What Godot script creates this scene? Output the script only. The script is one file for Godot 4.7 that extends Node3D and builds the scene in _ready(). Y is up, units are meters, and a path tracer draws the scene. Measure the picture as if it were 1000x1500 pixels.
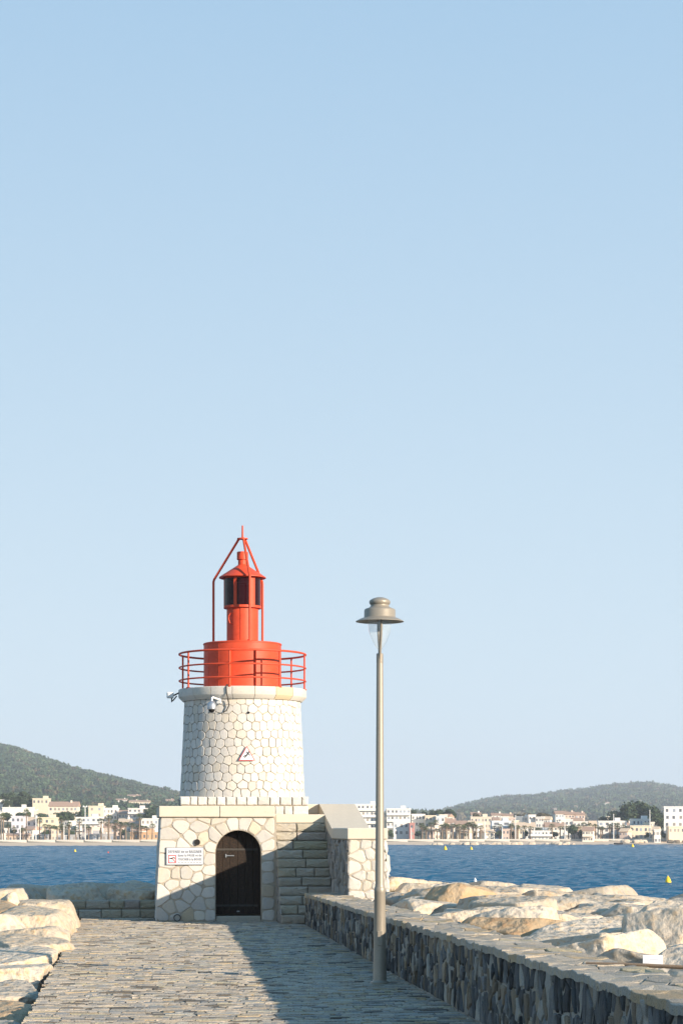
extends Node3D
# Pixel scale of the photograph (1000 x 1500): focal length, horizon row, eye height over the paving.
const FPX := 3000.0
const HY := 1213.0
const EYE := 2.14
const SEA := -4.8
const TURN := 0.1016            # heading of the mole, radians
var rng := RandomNumberGenerator.new()
var counts := {}
var M := {}
var TX := {}
var hills := []

class MB:
	var v := PackedVector3Array()
	var n := PackedVector3Array()
	var c := PackedColorArray()
	var col := Color(1, 1, 1)
	func trin(a: Vector3, b: Vector3, d: Vector3, na: Vector3, nb: Vector3, nd: Vector3) -> void:
		v.push_back(a); v.push_back(d); v.push_back(b)
		n.push_back(na); n.push_back(nd); n.push_back(nb)
		c.push_back(col); c.push_back(col); c.push_back(col)
	func tri(a: Vector3, b: Vector3, d: Vector3) -> void:   # counter-clockwise seen from outside
		var m := (b - a).cross(d - a)
		if m.length_squared() < 1e-16: return
		m = m.normalized()
		trin(a, b, d, m, m, m)
	func quad(a: Vector3, b: Vector3, d: Vector3, e: Vector3) -> void:
		tri(a, b, d); tri(a, d, e)
	func quadn(a: Vector3, b: Vector3, d: Vector3, e: Vector3, na: Vector3, nb: Vector3, nd: Vector3, ne: Vector3) -> void:
		trin(a, b, d, na, nb, nd); trin(a, d, e, na, nd, ne)
	func box(lo: Vector3, hi: Vector3, bev := 0.0, xf := Transform3D.IDENTITY) -> void:
		if bev <= 0.0:
			var p := []
			for k in 8: p.append(xf * Vector3(hi.x if k & 1 else lo.x, hi.y if k & 2 else lo.y, hi.z if k & 4 else lo.z))
			quad(p[4], p[5], p[7], p[6]); quad(p[1], p[0], p[2], p[3]); quad(p[5], p[1], p[3], p[7])
			quad(p[0], p[4], p[6], p[2]); quad(p[6], p[7], p[3], p[2]); quad(p[0], p[1], p[5], p[4])
			return
		# chamfered: hexahedron with each corner cut into three points
		var q := {}
		for k in 8:
			var s := Vector3(1 if k & 1 else -1, 1 if k & 2 else -1, 1 if k & 4 else -1)
			var o := Vector3(hi.x if k & 1 else lo.x, hi.y if k & 2 else lo.y, hi.z if k & 4 else lo.z)
			q[k * 3] = xf * (o - Vector3(0, s.y, s.z) * bev)
			q[k * 3 + 1] = xf * (o - Vector3(s.x, 0, s.z) * bev)
			q[k * 3 + 2] = xf * (o - Vector3(s.x, s.y, 0) * bev)
		var mid := xf * ((lo + hi) * 0.5)
		var faces := [[4, 5, 7, 6, 2], [1, 0, 2, 3, 2], [5, 1, 3, 7, 0], [0, 4, 6, 2, 0], [6, 7, 3, 2, 1], [0, 1, 5, 4, 1]]
		for f in faces: quad(q[f[0] * 3 + f[4]], q[f[1] * 3 + f[4]], q[f[2] * 3 + f[4]], q[f[3] * 3 + f[4]])
		for k in 8: _out(q[k * 3], q[k * 3 + 1], q[k * 3 + 2], mid)
		for ax in 3:
			var b1: int = [1, 2, 4][ax]
			var o1: int = (ax + 1) % 3
			var o2: int = (ax + 2) % 3
			for k in 8:
				if k & b1: continue
				var k2: int = k | b1
				_out(q[k * 3 + o1], q[k2 * 3 + o1], q[k2 * 3 + o2], mid); _out(q[k * 3 + o1], q[k2 * 3 + o2], q[k * 3 + o2], mid)
	func _out(a: Vector3, b: Vector3, d: Vector3, mid: Vector3) -> void:
		if (b - a).cross(d - a).dot((a + b + d) / 3.0 - mid) > 0.0: tri(a, b, d)
		else: tri(a, d, b)
	func lathe(prof: Array, seg: int, at := Vector3.ZERO, a0 := 0.0, a1 := TAU) -> void:   # (radius, y) from bottom to top; sharp between segments unless nearly in line
		var m := prof.size() - 1
		var ns := []
		for i in m:
			var e: Vector2 = prof[i + 1] - prof[i]
			ns.append(Vector2(e.y, -e.x).normalized())
		for i in m:
			var p: Vector2 = prof[i]
			var q: Vector2 = prof[i + 1]
			var n0: Vector2 = ns[i]
			var n1: Vector2 = ns[i]
			if i > 0 and ns[i].dot(ns[i - 1]) > 0.75: n0 = (ns[i] + ns[i - 1]).normalized()
			if i < m - 1 and ns[i].dot(ns[i + 1]) > 0.75: n1 = (ns[i] + ns[i + 1]).normalized()
			for k in seg:
				var t0 := a0 + (a1 - a0) * k / seg
				var t1 := a0 + (a1 - a0) * (k + 1) / seg
				var d0 := Vector3(sin(t0), 0, cos(t0))
				var d1 := Vector3(sin(t1), 0, cos(t1))
				var up := Vector3.UP
				quadn(at + d0 * p.x + up * p.y, at + d1 * p.x + up * p.y, at + d1 * q.x + up * q.y, at + d0 * q.x + up * q.y,
					d0 * n0.x + up * n0.y, d1 * n0.x + up * n0.y, d1 * n1.x + up * n1.y, d0 * n1.x + up * n1.y)
	func tube(pts: Array, rad: Array, seg := 8, caps := true) -> void:
		var rings := []
		var x := Vector3.ZERO
		for i in pts.size():
			var dir: Vector3 = (pts[min(i + 1, pts.size() - 1)] - pts[max(i - 1, 0)]).normalized()
			if i == 0: x = dir.cross(Vector3.UP if absf(dir.y) < 0.9 else Vector3.RIGHT).normalized()
			x = (x - dir * x.dot(dir)).normalized()
			var y := dir.cross(x)
			var ring := []
			for k in seg:
				var a := TAU * k / seg
				ring.append([pts[i] + (x * cos(a) + y * sin(a)) * rad[i % rad.size()], x * cos(a) + y * sin(a)])
			rings.append(ring)
		for i in pts.size() - 1:
			for k in seg:
				var a: Array = rings[i][k]
				var b: Array = rings[i][(k + 1) % seg]
				var d: Array = rings[i + 1][(k + 1) % seg]
				var e: Array = rings[i + 1][k]
				quadn(a[0], b[0], d[0], e[0], a[1], b[1], d[1], e[1])
		if caps:
			for k in seg:
				tri(pts[0], rings[0][(k + 1) % seg][0], rings[0][k][0])
				tri(pts[-1], rings[-1][k][0], rings[-1][(k + 1) % seg][0])
	func prism(poly: PackedVector2Array, z0: float, z1: float, xf := Transform3D.IDENTITY) -> void:   # counter-clockwise polygon in xy, z1 the front
		var t := Geometry2D.triangulate_polygon(poly)
		for i in range(0, t.size(), 3):
			var a := poly[t[i]]
			var b := poly[t[i + 1]]
			var d := poly[t[i + 2]]
			if (b - a).cross(d - a) < 0.0:
				var s := b; b = d; d = s
			tri(xf * Vector3(a.x, a.y, z1), xf * Vector3(b.x, b.y, z1), xf * Vector3(d.x, d.y, z1))
			tri(xf * Vector3(a.x, a.y, z0), xf * Vector3(d.x, d.y, z0), xf * Vector3(b.x, b.y, z0))
		for i in poly.size():
			var a := poly[i]
			var b := poly[(i + 1) % poly.size()]
			quad(xf * Vector3(a.x, a.y, z0), xf * Vector3(b.x, b.y, z0), xf * Vector3(b.x, b.y, z1), xf * Vector3(a.x, a.y, z1))
	func mesh() -> ArrayMesh:
		var arr := []
		arr.resize(Mesh.ARRAY_MAX)
		arr[Mesh.ARRAY_VERTEX] = v
		arr[Mesh.ARRAY_NORMAL] = n
		arr[Mesh.ARRAY_COLOR] = c
		var m := ArrayMesh.new()
		if v.size() > 0: m.add_surface_from_arrays(Mesh.PRIMITIVE_TRIANGLES, arr)
		return m

# ---------- names, things, parts ----------
func put(o: Node, called: String, parent: Node) -> void:
	var key := str(parent.get_instance_id()) + called
	var k: int = counts.get(key, 0)
	counts[key] = k + 1
	o.name = called if k == 0 else "%s_%03d" % [called, k]
	parent.add_child(o)
func tag(o: Node, label: String, category: String, group := "", kind := "") -> Node:
	o.set_meta("label", label)
	o.set_meta("category", category)
	if group: o.set_meta("group", group)
	if kind: o.set_meta("kind", kind)
	return o
func thing(called: String, label: String, category: String, at := Vector3.ZERO, turn := 0.0, group := "", kind := "") -> Node3D:
	var o := Node3D.new()
	put(o, called, self)
	o.position = at
	o.rotation.y = turn
	tag(o, label, category, group, kind)
	return o
func part(mb: MB, called: String, mat: Material, parent: Node) -> MeshInstance3D:
	return piece(mb.mesh(), called, mat, parent)
func piece(mesh: Mesh, called: String, mat: Material, parent: Node) -> MeshInstance3D:
	var o := MeshInstance3D.new()
	o.mesh = mesh
	o.material_override = mat
	put(o, called, parent)
	return o
func copy(src: Node3D, called: String, label: String, at: Vector3, turn: float, group: String) -> Node3D:
	var o: Node3D = src.duplicate()
	put(o, called, self)
	o.position = at
	o.rotation.y = turn
	o.set_meta("label", label)
	if group: o.set_meta("group", group)
	return o
func P(x: float, y: float, d: float) -> Vector3:
	return Vector3((x - 500.0) * d / FPX, EYE - (y - HY) * d / FPX, -d)
# local frame of the mole: x across to the right, z back towards the camera (z = -distance along it)
func loc(p: Vector3) -> Vector3:
	return p.rotated(Vector3.UP, -TURN)
func wor(p: Vector3) -> Vector3:
	return p.rotated(Vector3.UP, TURN)

# ---------- textures and materials ----------
func noise(seed_: int, freq: float, oct := 5, type := FastNoiseLite.TYPE_SIMPLEX_SMOOTH) -> FastNoiseLite:
	var f := FastNoiseLite.new()
	f.seed = seed_
	f.noise_type = type
	f.frequency = freq
	f.fractal_octaves = oct
	f.fractal_gain = 0.55
	return f
func noise_image(seed_: int, freq: float, size := 512, oct := 5, type := FastNoiseLite.TYPE_SIMPLEX_SMOOTH, stretch := Vector2i.ONE) -> Image:
	var img := noise(seed_, freq, oct, type).get_seamless_image(size, size)
	img.convert(Image.FORMAT_L8)
	return img
func ramp_tex(a: Image, b: Image, ra: Array, rb: Array) -> ImageTexture:   # two layers of grain, each a ramp of linear colours, multiplied
	var w := a.get_width()
	var h := a.get_height()
	var la := lut(ra)
	var lb := lut(rb)
	var da := a.get_data()
	var db := b.get_data()
	var out := PackedByteArray()
	out.resize(w * h * 3)
	for i in w * h:
		var p: Color = la[da[i]]
		var q: Color = lb[db[i]]
		var s := Color(p.r * q.r, p.g * q.g, p.b * q.b).linear_to_srgb()
		out[i * 3] = int(clampf(s.r, 0, 1) * 255.0)
		out[i * 3 + 1] = int(clampf(s.g, 0, 1) * 255.0)
		out[i * 3 + 2] = int(clampf(s.b, 0, 1) * 255.0)
	return ImageTexture.create_from_image(Image.create_from_data(w, h, false, Image.FORMAT_RGB8, out))
func lut(r: Array) -> Array:
	var out := []
	for i in 256:
		var t := i / 255.0
		var k := 0
		while k < r.size() - 2 and t > r[k + 1][0]: k += 1
		var u := clampf((t - r[k][0]) / maxf(r[k + 1][0] - r[k][0], 1e-5), 0, 1)
		out.append((r[k][1] as Color).lerp(r[k + 1][1], u))
	return out
func g(x: float) -> Color:
	return Color(x, x, x)
func normal_tex(img: Image, strength: float) -> ImageTexture:
	var i2: Image = img.duplicate()
	i2.convert(Image.FORMAT_RGB8)
	i2.bump_map_to_normal_map(strength)
	return ImageTexture.create_from_image(i2)
func mat(called: String, lin: Color, rough := 0.85, tex: Texture2D = null, scale := 1.0, nrm: Texture2D = null, nscale := 1.0, spec := 0.4) -> StandardMaterial3D:
	var m := StandardMaterial3D.new()
	m.resource_name = called
	m.albedo_color = lin.linear_to_srgb()
	m.roughness = rough
	m.metallic_specular = spec
	m.vertex_color_use_as_albedo = true
	if tex: m.albedo_texture = tex
	if nrm:
		m.normal_enabled = true
		m.normal_texture = nrm
		m.normal_scale = nscale
	if tex or nrm:
		m.uv1_triplanar = true
		m.uv1_world_triplanar = true
		m.uv1_scale = Vector3.ONE * scale
		m.uv1_triplanar_sharpness = 4.0
	M[called] = m
	return m

# ---------- shapes ----------
func clip_cell(poly: PackedVector2Array, p: Vector2, q: Vector2) -> PackedVector2Array:   # keep the side of the bisector that holds p
	var m := (p + q) * 0.5
	var d := q - p
	var out := PackedVector2Array()
	var k := poly.size()
	for i in k:
		var a := poly[i]
		var b := poly[(i + 1) % k]
		var sa := (a - m).dot(d)
		var sb := (b - m).dot(d)
		if sa <= 0.0: out.push_back(a)
		if (sa < 0.0 and sb > 0.0) or (sa > 0.0 and sb < 0.0): out.push_back(a + (b - a) * (sa / (sa - sb)))
	return out
func cells(seeds: PackedVector2Array, bounds: Rect2, reach: float, sy := 1.0) -> Array:
	var out := []
	var sc := PackedVector2Array()
	for s in seeds: sc.push_back(Vector2(s.x, s.y * sy))
	var buckets := {}
	for i in sc.size():
		var key := Vector2i(floori(sc[i].x / reach), floori(sc[i].y / reach))
		if not buckets.has(key): buckets[key] = []
		buckets[key].append(i)
	for i in sc.size():
		var p := sc[i]
		var e := bounds.end
		var poly := PackedVector2Array([Vector2(maxf(bounds.position.x, p.x - reach), maxf(bounds.position.y * sy, p.y - reach)), Vector2(minf(e.x, p.x + reach), maxf(bounds.position.y * sy, p.y - reach)),
			Vector2(minf(e.x, p.x + reach), minf(e.y * sy, p.y + reach)), Vector2(maxf(bounds.position.x, p.x - reach), minf(e.y * sy, p.y + reach))])
		var kx := floori(p.x / reach)
		var ky := floori(p.y / reach)
		for ix in range(kx - 2, kx + 3):
			for iy in range(ky - 2, ky + 3):
				for j in buckets.get(Vector2i(ix, iy), []):
					if j != i and poly.size() > 2: poly = clip_cell(poly, p, sc[j])
		var res := PackedVector2Array()
		for q in poly: res.push_back(Vector2(q.x, q.y / sy))
		out.append(tidy(res))
	return out
func tidy(poly: PackedVector2Array, least := 0.012) -> PackedVector2Array:   # drops corners that lie almost on each other
	var out := PackedVector2Array()
	for q in poly:
		if out.is_empty() or out[-1].distance_to(q) > least: out.push_back(q)
	if out.size() > 1 and out[0].distance_to(out[-1]) <= least: out.remove_at(out.size() - 1)
	return out
func inset(poly: PackedVector2Array, by: float) -> PackedVector2Array:
	var out := PackedVector2Array()
	var k := poly.size()
	for i in k:
		var e0 := (poly[i] - poly[(i + k - 1) % k]).normalized()
		var e1 := (poly[(i + 1) % k] - poly[i]).normalized()
		var n0 := Vector2(-e0.y, e0.x)
		var n1 := Vector2(-e1.y, e1.x)
		var m := (n0 + n1).normalized()
		out.push_back(poly[i] + m * (by / maxf(m.dot(n0), 0.45)))
	return out
func roughen(poly: PackedVector2Array, step: float, jit: float) -> PackedVector2Array:
	var out := PackedVector2Array()
	for i in poly.size():
		var a := poly[i]
		var b := poly[(i + 1) % poly.size()]
		out.push_back(a)
		var m := int(a.distance_to(b) / step)
		for k in m:
			out.push_back(a.lerp(b, (k + 1.0) / (m + 1)) + Vector2(rng.randf_range(-jit, jit), rng.randf_range(-jit, jit)))
	return out
func soften(poly: PackedVector2Array, by := 0.2, jit := 0.0) -> PackedVector2Array:   # worn corners
	var out := PackedVector2Array()
	var k := poly.size()
	for i in k:
		var a := poly[(i + k - 1) % k]
		var b := poly[i]
		var c := poly[(i + 1) % k]
		out.push_back(b.lerp(a, by) + Vector2(rng.randf_range(-jit, jit), rng.randf_range(-jit, jit)))
		out.push_back(b.lerp(c, by) + Vector2(rng.randf_range(-jit, jit), rng.randf_range(-jit, jit)))
	return out
# One dressed stone on a surface given by map(s, t, height): sides, two rounded shoulders, a slightly uneven face.
func stone(mb: MB, poly: PackedVector2Array, map: Callable, joint: float, high: float, bevel: float, uneven := 0.004, deep := 0.0) -> bool:
	poly = inset(poly, joint * 0.5)
	if poly.size() < 3 or Geometry2D.is_polygon_clockwise(poly): return false
	var area := 0.0
	var c := Vector2.ZERO
	for i in poly.size():
		area += poly[i].cross(poly[(i + 1) % poly.size()]) * 0.5
		c += poly[i]
	c /= poly.size()
	if area < 0.0012: return false
	var small := sqrt(area)
	bevel = minf(bevel, small * 0.22)
	var p1 := inset(poly, bevel * 0.3)
	var p2 := inset(poly, bevel)
	if Geometry2D.is_polygon_clockwise(p2):
		p2 = PackedVector2Array()
		for q in poly: p2.push_back(q.lerp(c, 0.25))
	var k := poly.size()
	var r0 := []
	var r1 := []
	var r2 := []
	for i in k:
		var z := rng.randf_range(-uneven, uneven)
		r0.append(map.call(poly[i].x, poly[i].y, deep))
		r1.append(map.call(p1[i].x, p1[i].y, high - bevel * 0.55 + z))
		r2.append(map.call(p2[i].x, p2[i].y, high + z))
	var mid: Vector3 = map.call(c.x, c.y, high + rng.randf_range(0, uneven * 1.5))
	for i in k:
		var j := (i + 1) % k
		mb.quad(r0[i], r0[j], r1[j], r1[i])
		mb.quad(r1[i], r1[j], r2[j], r2[i])
		mb.tri(r2[i], r2[j], mid)
	return true
var ico_cache := {}
func ico(level: int) -> Array:
	if ico_cache.has(level): return ico_cache[level]
	var t := (1.0 + sqrt(5.0)) / 2.0
	var vs := PackedVector3Array()
	for q in [[-1, t, 0], [1, t, 0], [-1, -t, 0], [1, -t, 0], [0, -1, t], [0, 1, t], [0, -1, -t], [0, 1, -t], [t, 0, -1], [t, 0, 1], [-t, 0, -1], [-t, 0, 1]]:
		vs.push_back(Vector3(q[0], q[1], q[2]).normalized())
	var fs := [0, 11, 5, 0, 5, 1, 0, 1, 7, 0, 7, 10, 0, 10, 11, 1, 5, 9, 5, 11, 4, 11, 10, 2, 10, 7, 6, 7, 1, 8, 3, 9, 4, 3, 4, 2, 3, 2, 6, 3, 6, 8, 3, 8, 9, 4, 9, 5, 2, 4, 11, 6, 2, 10, 8, 6, 7, 9, 8, 1]
	for l in level:
		var mids := {}
		var f2 := []
		for i in range(0, fs.size(), 3):
			var m := []
			for k in 3:
				var a: int = fs[i + k]
				var b: int = fs[i + (k + 1) % 3]
				var key := mini(a, b) * 100000 + maxi(a, b)
				if not mids.has(key):
					mids[key] = vs.size()
					vs.push_back((vs[a] + vs[b]).normalized())
				m.append(mids[key])
			f2.append_array([fs[i], m[0], m[2], fs[i + 1], m[1], m[0], fs[i + 2], m[2], m[1], m[0], m[1], m[2]])
		fs = f2
	ico_cache[level] = [vs, PackedInt32Array(fs)]
	return ico_cache[level]
func indexed(vs: PackedVector3Array, fs: PackedInt32Array, cols := PackedColorArray()) -> ArrayMesh:   # smooth shaded; fs counter-clockwise
	var ns := PackedVector3Array()
	ns.resize(vs.size())
	var ix := PackedInt32Array()
	ix.resize(fs.size())
	for i in range(0, fs.size(), 3):
		var a := fs[i]
		var b := fs[i + 1]
		var d := fs[i + 2]
		var m := (vs[b] - vs[a]).cross(vs[d] - vs[a])
		ns[a] += m; ns[b] += m; ns[d] += m
		ix[i] = a; ix[i + 1] = d; ix[i + 2] = b
	for i in ns.size(): ns[i] = ns[i].normalized()
	var arr := []
	arr.resize(Mesh.ARRAY_MAX)
	arr[Mesh.ARRAY_VERTEX] = vs
	arr[Mesh.ARRAY_NORMAL] = ns
	arr[Mesh.ARRAY_INDEX] = ix
	if cols.size() == vs.size(): arr[Mesh.ARRAY_COLOR] = cols
	var m2 := ArrayMesh.new()
	m2.add_surface_from_arrays(Mesh.PRIMITIVE_TRIANGLES, arr)
	return m2
# A quarried boulder: a rough block split along a few planes, its corners chipped, its faces pitted.
func boulder(seed_: int, size: Vector3, level: int, flat_top := true, tint := Color(1, 1, 1)) -> ArrayMesh:
	var r := RandomNumberGenerator.new()
	r.seed = seed_ * 7919 + 13
	var ns := []
	var ds := []
	var tilt := 0.24 if flat_top else 0.5
	var turn := r.randf_range(-0.4, 0.4)
	for q in [Vector3(0, 1, 0), Vector3(0, -1, 0), Vector3(1, 0, 0), Vector3(-1, 0, 0), Vector3(0, 0, 1), Vector3(0, 0, -1)]:
		var j: float = tilt if q.y != 0.0 else 0.34
		ns.append((q.rotated(Vector3.UP, turn) + Vector3(r.randf_range(-j, j), r.randf_range(-j, j) + (0.12 if q.y == 0.0 else 0.0), r.randf_range(-j, j))).normalized()); ds.append(r.randf_range(0.62, 0.74))
	for k in 7:
		ns.append(Vector3(r.randfn(), r.randfn() * 0.7 + 0.25, r.randfn()).normalized()); ds.append(r.randf_range(0.72, 0.92))
	var base := ico(level)
	var vs: PackedVector3Array = base[0].duplicate()
	var f1 := noise(seed_, 0.9, 3)
	var f2 := noise(seed_ + 50, 1.7, 4)
	f2.fractal_type = FastNoiseLite.FRACTAL_RIDGED
	var f3 := noise(seed_ + 90, 4.5, 5)
	var cols := PackedColorArray()
	cols.resize(vs.size())
	for i in vs.size():
		var d := vs[i]
		var acc := 0.0
		for k in ns.size():
			var q: float = d.dot(ns[k])
			if q > 0.3: acc += pow(q / ds[k], 70.0)
		var best := 1.0 / pow(acc + 1.0, 1.0 / 70.0)
		var p := d * best
		var w := f1.get_noise_3dv(p * 1.3) * 0.05 - maxf(f2.get_noise_3dv(p * Vector3(1, 2.0, 1)) - 0.5, 0.0) * 0.10 + f3.get_noise_3dv(p) * 0.014
		vs[i] = d * (best * (1.0 + w)) * size
		cols[i] = tint
	return indexed(vs, base[1], cols)

func _ready() -> void:
	# ---------- camera, sky, sun, exposure ----------
	var cam := Camera3D.new()
	cam.name = "camera"
	cam.keep_aspect = Camera3D.KEEP_HEIGHT
	cam.set_frustum(0.25 * 2.0 * 750.0 / FPX, Vector2(0, 0.25 * (HY - 750.0) / FPX), 0.25, 14000.0)
	cam.position = Vector3(0, EYE, 0)
	add_child(cam)
	cam.current = true
	var env := Environment.new()
	env.background_mode = Environment.BG_SKY
	var sky := Sky.new()
	var sm := ProceduralSkyMaterial.new()
	sm.sky_top_color = Color(0.042, 0.187, 0.372).linear_to_srgb()
	sm.sky_horizon_color = Color(0.412, 0.493, 0.543).linear_to_srgb()
	sm.sky_curve = 0.4
	sm.ground_horizon_color = Color(0.33, 0.40, 0.45).linear_to_srgb()
	sm.ground_bottom_color = Color(0.10, 0.16, 0.22).linear_to_srgb()
	sm.ground_curve = 0.05
	sm.sun_angle_max = 12.0
	sky.sky_material = sm
	env.sky = sky
	env.tonemap_mode = Environment.TONE_MAPPER_LINEAR
	env.tonemap_exposure = 1.8
	env.sdfgi_enabled = true
	env.ssao_enabled = true
	env.ssil_enabled = true
	env.fog_enabled = true
	env.fog_density = 0.00014
	env.fog_light_color = Color(0.90, 0.94, 1.0)
	var we := WorldEnvironment.new()
	we.name = "world_environment"
	we.environment = env
	add_child(we)
	var sun := DirectionalLight3D.new()
	sun.name = "sun"
	sun.light_energy = 1.6
	sun.light_color = Color(1.0, 0.93, 0.84)
	sun.light_angular_distance = 0.5
	sun.shadow_enabled = true
	add_child(sun)
	var az := deg_to_rad(49.5)
	var el := deg_to_rad(16.0)
	sun.look_at_from_position(Vector3.ZERO, Vector3(-sin(az) * cos(el), -sin(el), -cos(az) * cos(el)))
	rng.seed = 4711
	materials()
	build_sea()
	build_mole()
	build_low_wall()
	build_lighthouse()
	build_stairs_and_pier()
	build_boulders()
	build_street_lamp()
	build_small_things()
	build_land()
	build_town()
	build_buoys()

func materials() -> void:
	var n1 := noise_image(1, 0.012, 512, 6)
	var n2 := noise_image(2, 0.05, 512, 5)
	var n3 := noise_image(3, 0.006, 512, 5)
	var n4 := noise_image(4, 0.11, 512, 4)
	var cel := noise_image(5, 0.03, 512, 3, FastNoiseLite.TYPE_CELLULAR)
	var lime := ramp_tex(n2, n3, [[0.0, g(0.78)], [0.35, g(0.95)], [0.6, g(1.0)], [1.0, g(1.04)]], [[0.0, Color(0.86, 0.83, 0.8)], [0.5, Color(1, 0.98, 0.95)], [1.0, Color(1.0, 0.95, 0.86)]])
	var rocky := ramp_tex(n1, n4, [[0.0, Color(0.5, 0.48, 0.46)], [0.25, Color(0.78, 0.75, 0.71)], [0.42, Color(1, 0.97, 0.92)], [0.6, Color(1.0, 0.94, 0.84)], [0.8, Color(0.98, 0.8, 0.6)], [1.0, Color(0.85, 0.62, 0.42)]], [[0.0, g(0.72)], [0.4, g(0.95)], [1.0, g(1.06)]])
	var rust := ramp_tex(n1, n4, [[0.0, Color(0.8, 0.7, 0.58)], [0.35, Color(1, 0.88, 0.7)], [0.55, Color(1, 0.84, 0.62)], [0.8, Color(0.95, 0.68, 0.45)], [1.0, Color(1.0, 0.85, 0.7)]], [[0.0, g(0.7)], [0.4, g(0.95)], [1.0, g(1.05)]])
	var slate := ramp_tex(n2, n3, [[0.0, g(0.45)], [0.4, g(0.85)], [0.65, g(1.05)], [1.0, g(1.5)]], [[0.0, Color(0.75, 0.8, 0.86)], [0.5, Color(1, 1, 1)], [1.0, Color(1.15, 1.0, 0.8)]])
	var mottle := ramp_tex(n2, n3, [[0.0, g(0.86)], [0.5, g(1.0)], [1.0, g(1.03)]], [[0.0, g(0.93)], [1.0, g(1.0)]])
	var wood := noise_image(8, 0.05, 512, 4)
	wood.resize(64, 512)
	wood.resize(512, 512)
	var nb := normal_tex(n2, 6.0)
	var nf := normal_tex(n4, 5.0)
	var nbig := normal_tex(n1, 22.0)
	mat("limestone", Color(0.65, 0.63, 0.595), 0.9, lime, 1.6, nb, 0.5)
	mat("mortar", Color(0.37, 0.325, 0.265), 0.95, lime, 2.0, nf, 0.8)
	mat("coping", Color(0.61, 0.545, 0.44), 0.85, mottle, 1.0, nf, 0.3)
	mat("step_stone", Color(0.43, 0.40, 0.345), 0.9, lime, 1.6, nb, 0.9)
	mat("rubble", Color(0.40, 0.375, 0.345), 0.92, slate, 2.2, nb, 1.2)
	mat("paving", Color(0.46, 0.40, 0.325), 0.85, slate, 1.4, nb, 0.6)
	mat("paving_bed", Color(0.13, 0.12, 0.105), 0.95, slate, 1.0, nf, 0.8)
	mat("slate", Color(0.50, 0.485, 0.455), 0.8, slate, 2.6, nb, 1.0)
	mat("mortar_light", Color(0.43, 0.385, 0.32), 0.95, lime, 2.0, nf, 0.8)
	mat("slate_mortar", Color(0.34, 0.315, 0.275), 0.95, slate, 2.0, nf, 0.8)
	mat("cap_stone", Color(0.49, 0.425, 0.34), 0.9, slate, 1.8, nb, 0.9)
	mat("boulder", Color(0.60, 0.54, 0.46), 0.92, rocky, 0.6, nbig, 0.65)
	mat("boulder_rust", Color(0.54, 0.47, 0.39), 0.92, rust, 0.6, nbig, 0.65)
	mat("core", Color(0.22, 0.20, 0.17), 0.95, rocky, 0.6, nbig, 1.0)
	var paint := ramp_tex(n1, n4, [[0.0, Color(0.8, 0.74, 0.7)], [0.3, g(0.95)], [0.6, g(1.0)], [0.85, Color(1.0, 1.1, 1.2)], [1.0, Color(1.0, 1.4, 1.6)]], [[0.0, Color(0.7, 0.62, 0.6)], [0.25, g(0.96)], [1.0, g(1.0)]])
	mat("red", Color(0.63, 0.072, 0.026), 0.5, paint, 0.8, nf, 0.14)
	mat("door_wood", Color(0.09, 0.054, 0.033), 0.75, ImageTexture.create_from_image(wood), 1.0, nf, 0.2)
	mat("iron", Color(0.05, 0.045, 0.04), 0.6)
	mat("lamp_paint", Color(0.31, 0.275, 0.222), 0.42, mottle, 1.2, nf, 0.05)
	M.lamp_paint.metallic = 0.25
	mat("white_plastic", Color(0.74, 0.74, 0.72), 0.4)
	mat("white_sign", Color(0.66, 0.67, 0.68), 0.5)
	mat("sign_ink", Color(0.04, 0.06, 0.11), 0.6)
	mat("sign_red", Color(0.62, 0.06, 0.06), 0.5)
	mat("sign_water", Color(0.35, 0.62, 0.74), 0.5)
	mat("black", Color(0.012, 0.012, 0.012), 0.7)
	mat("grey_metal", Color(0.42, 0.44, 0.46), 0.35)
	M.grey_metal.metallic = 0.7
	mat("old_wood", Color(0.33, 0.235, 0.16), 0.85, slate, 3.0, nf, 0.5)
	mat("yellow", Color(0.80, 0.56, 0.03), 0.45)
	mat("dry_grass", Color(0.30, 0.21, 0.08), 0.9)
	var glass := StandardMaterial3D.new()
	glass.albedo_color = Color(0.9, 0.95, 0.97, 0.16)
	glass.transparency = BaseMaterial3D.TRANSPARENCY_ALPHA
	glass.roughness = 0.03
	glass.metallic_specular = 0.6
	M["clear_glass"] = glass
	var tint: StandardMaterial3D = glass.duplicate()
	tint.albedo_color = Color(0.16, 0.04, 0.06, 0.94)
	tint.metallic_specular = 0.3
	tint.roughness = 0.12
	M["tinted_glass"] = tint
	# far side of the bay
	mat("plaster", Color(1, 1, 1), 0.9, mottle, 0.15)
	mat("window_dark", Color(0.13, 0.14, 0.16), 0.3)
	mat("window_shutter", Color(0.30, 0.27, 0.24), 0.7)
	mat("window_pale", Color(0.30, 0.34, 0.40), 0.3)
	mat("roof_tile", Color(0.46, 0.31, 0.23), 0.9, slate, 0.4)
	mat("sand", Color(0.68, 0.52, 0.37), 0.95, mottle, 0.2)
	mat("land", Color(0.16, 0.16, 0.11), 0.95, slate, 0.1)
	mat("hill_soil", Color(0.05, 0.075, 0.04), 0.95, slate, 0.05)
	mat("palm_trunk", Color(0.23, 0.17, 0.12), 0.95)
	mat("leaf", Color(1, 1, 1), 0.75)
	M.leaf.backlight = Color(0.12, 0.14, 0.06)
	mat("bark", Color(0.14, 0.10, 0.07), 0.95)
	var water := mat("water", Color(0.001, 0.10, 0.195), 0.14, null, 0.30, normal_tex(noise_image(21, 0.035, 512, 5), 9.0), 1.0, 0.10)
	water.vertex_color_use_as_albedo = false

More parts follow.
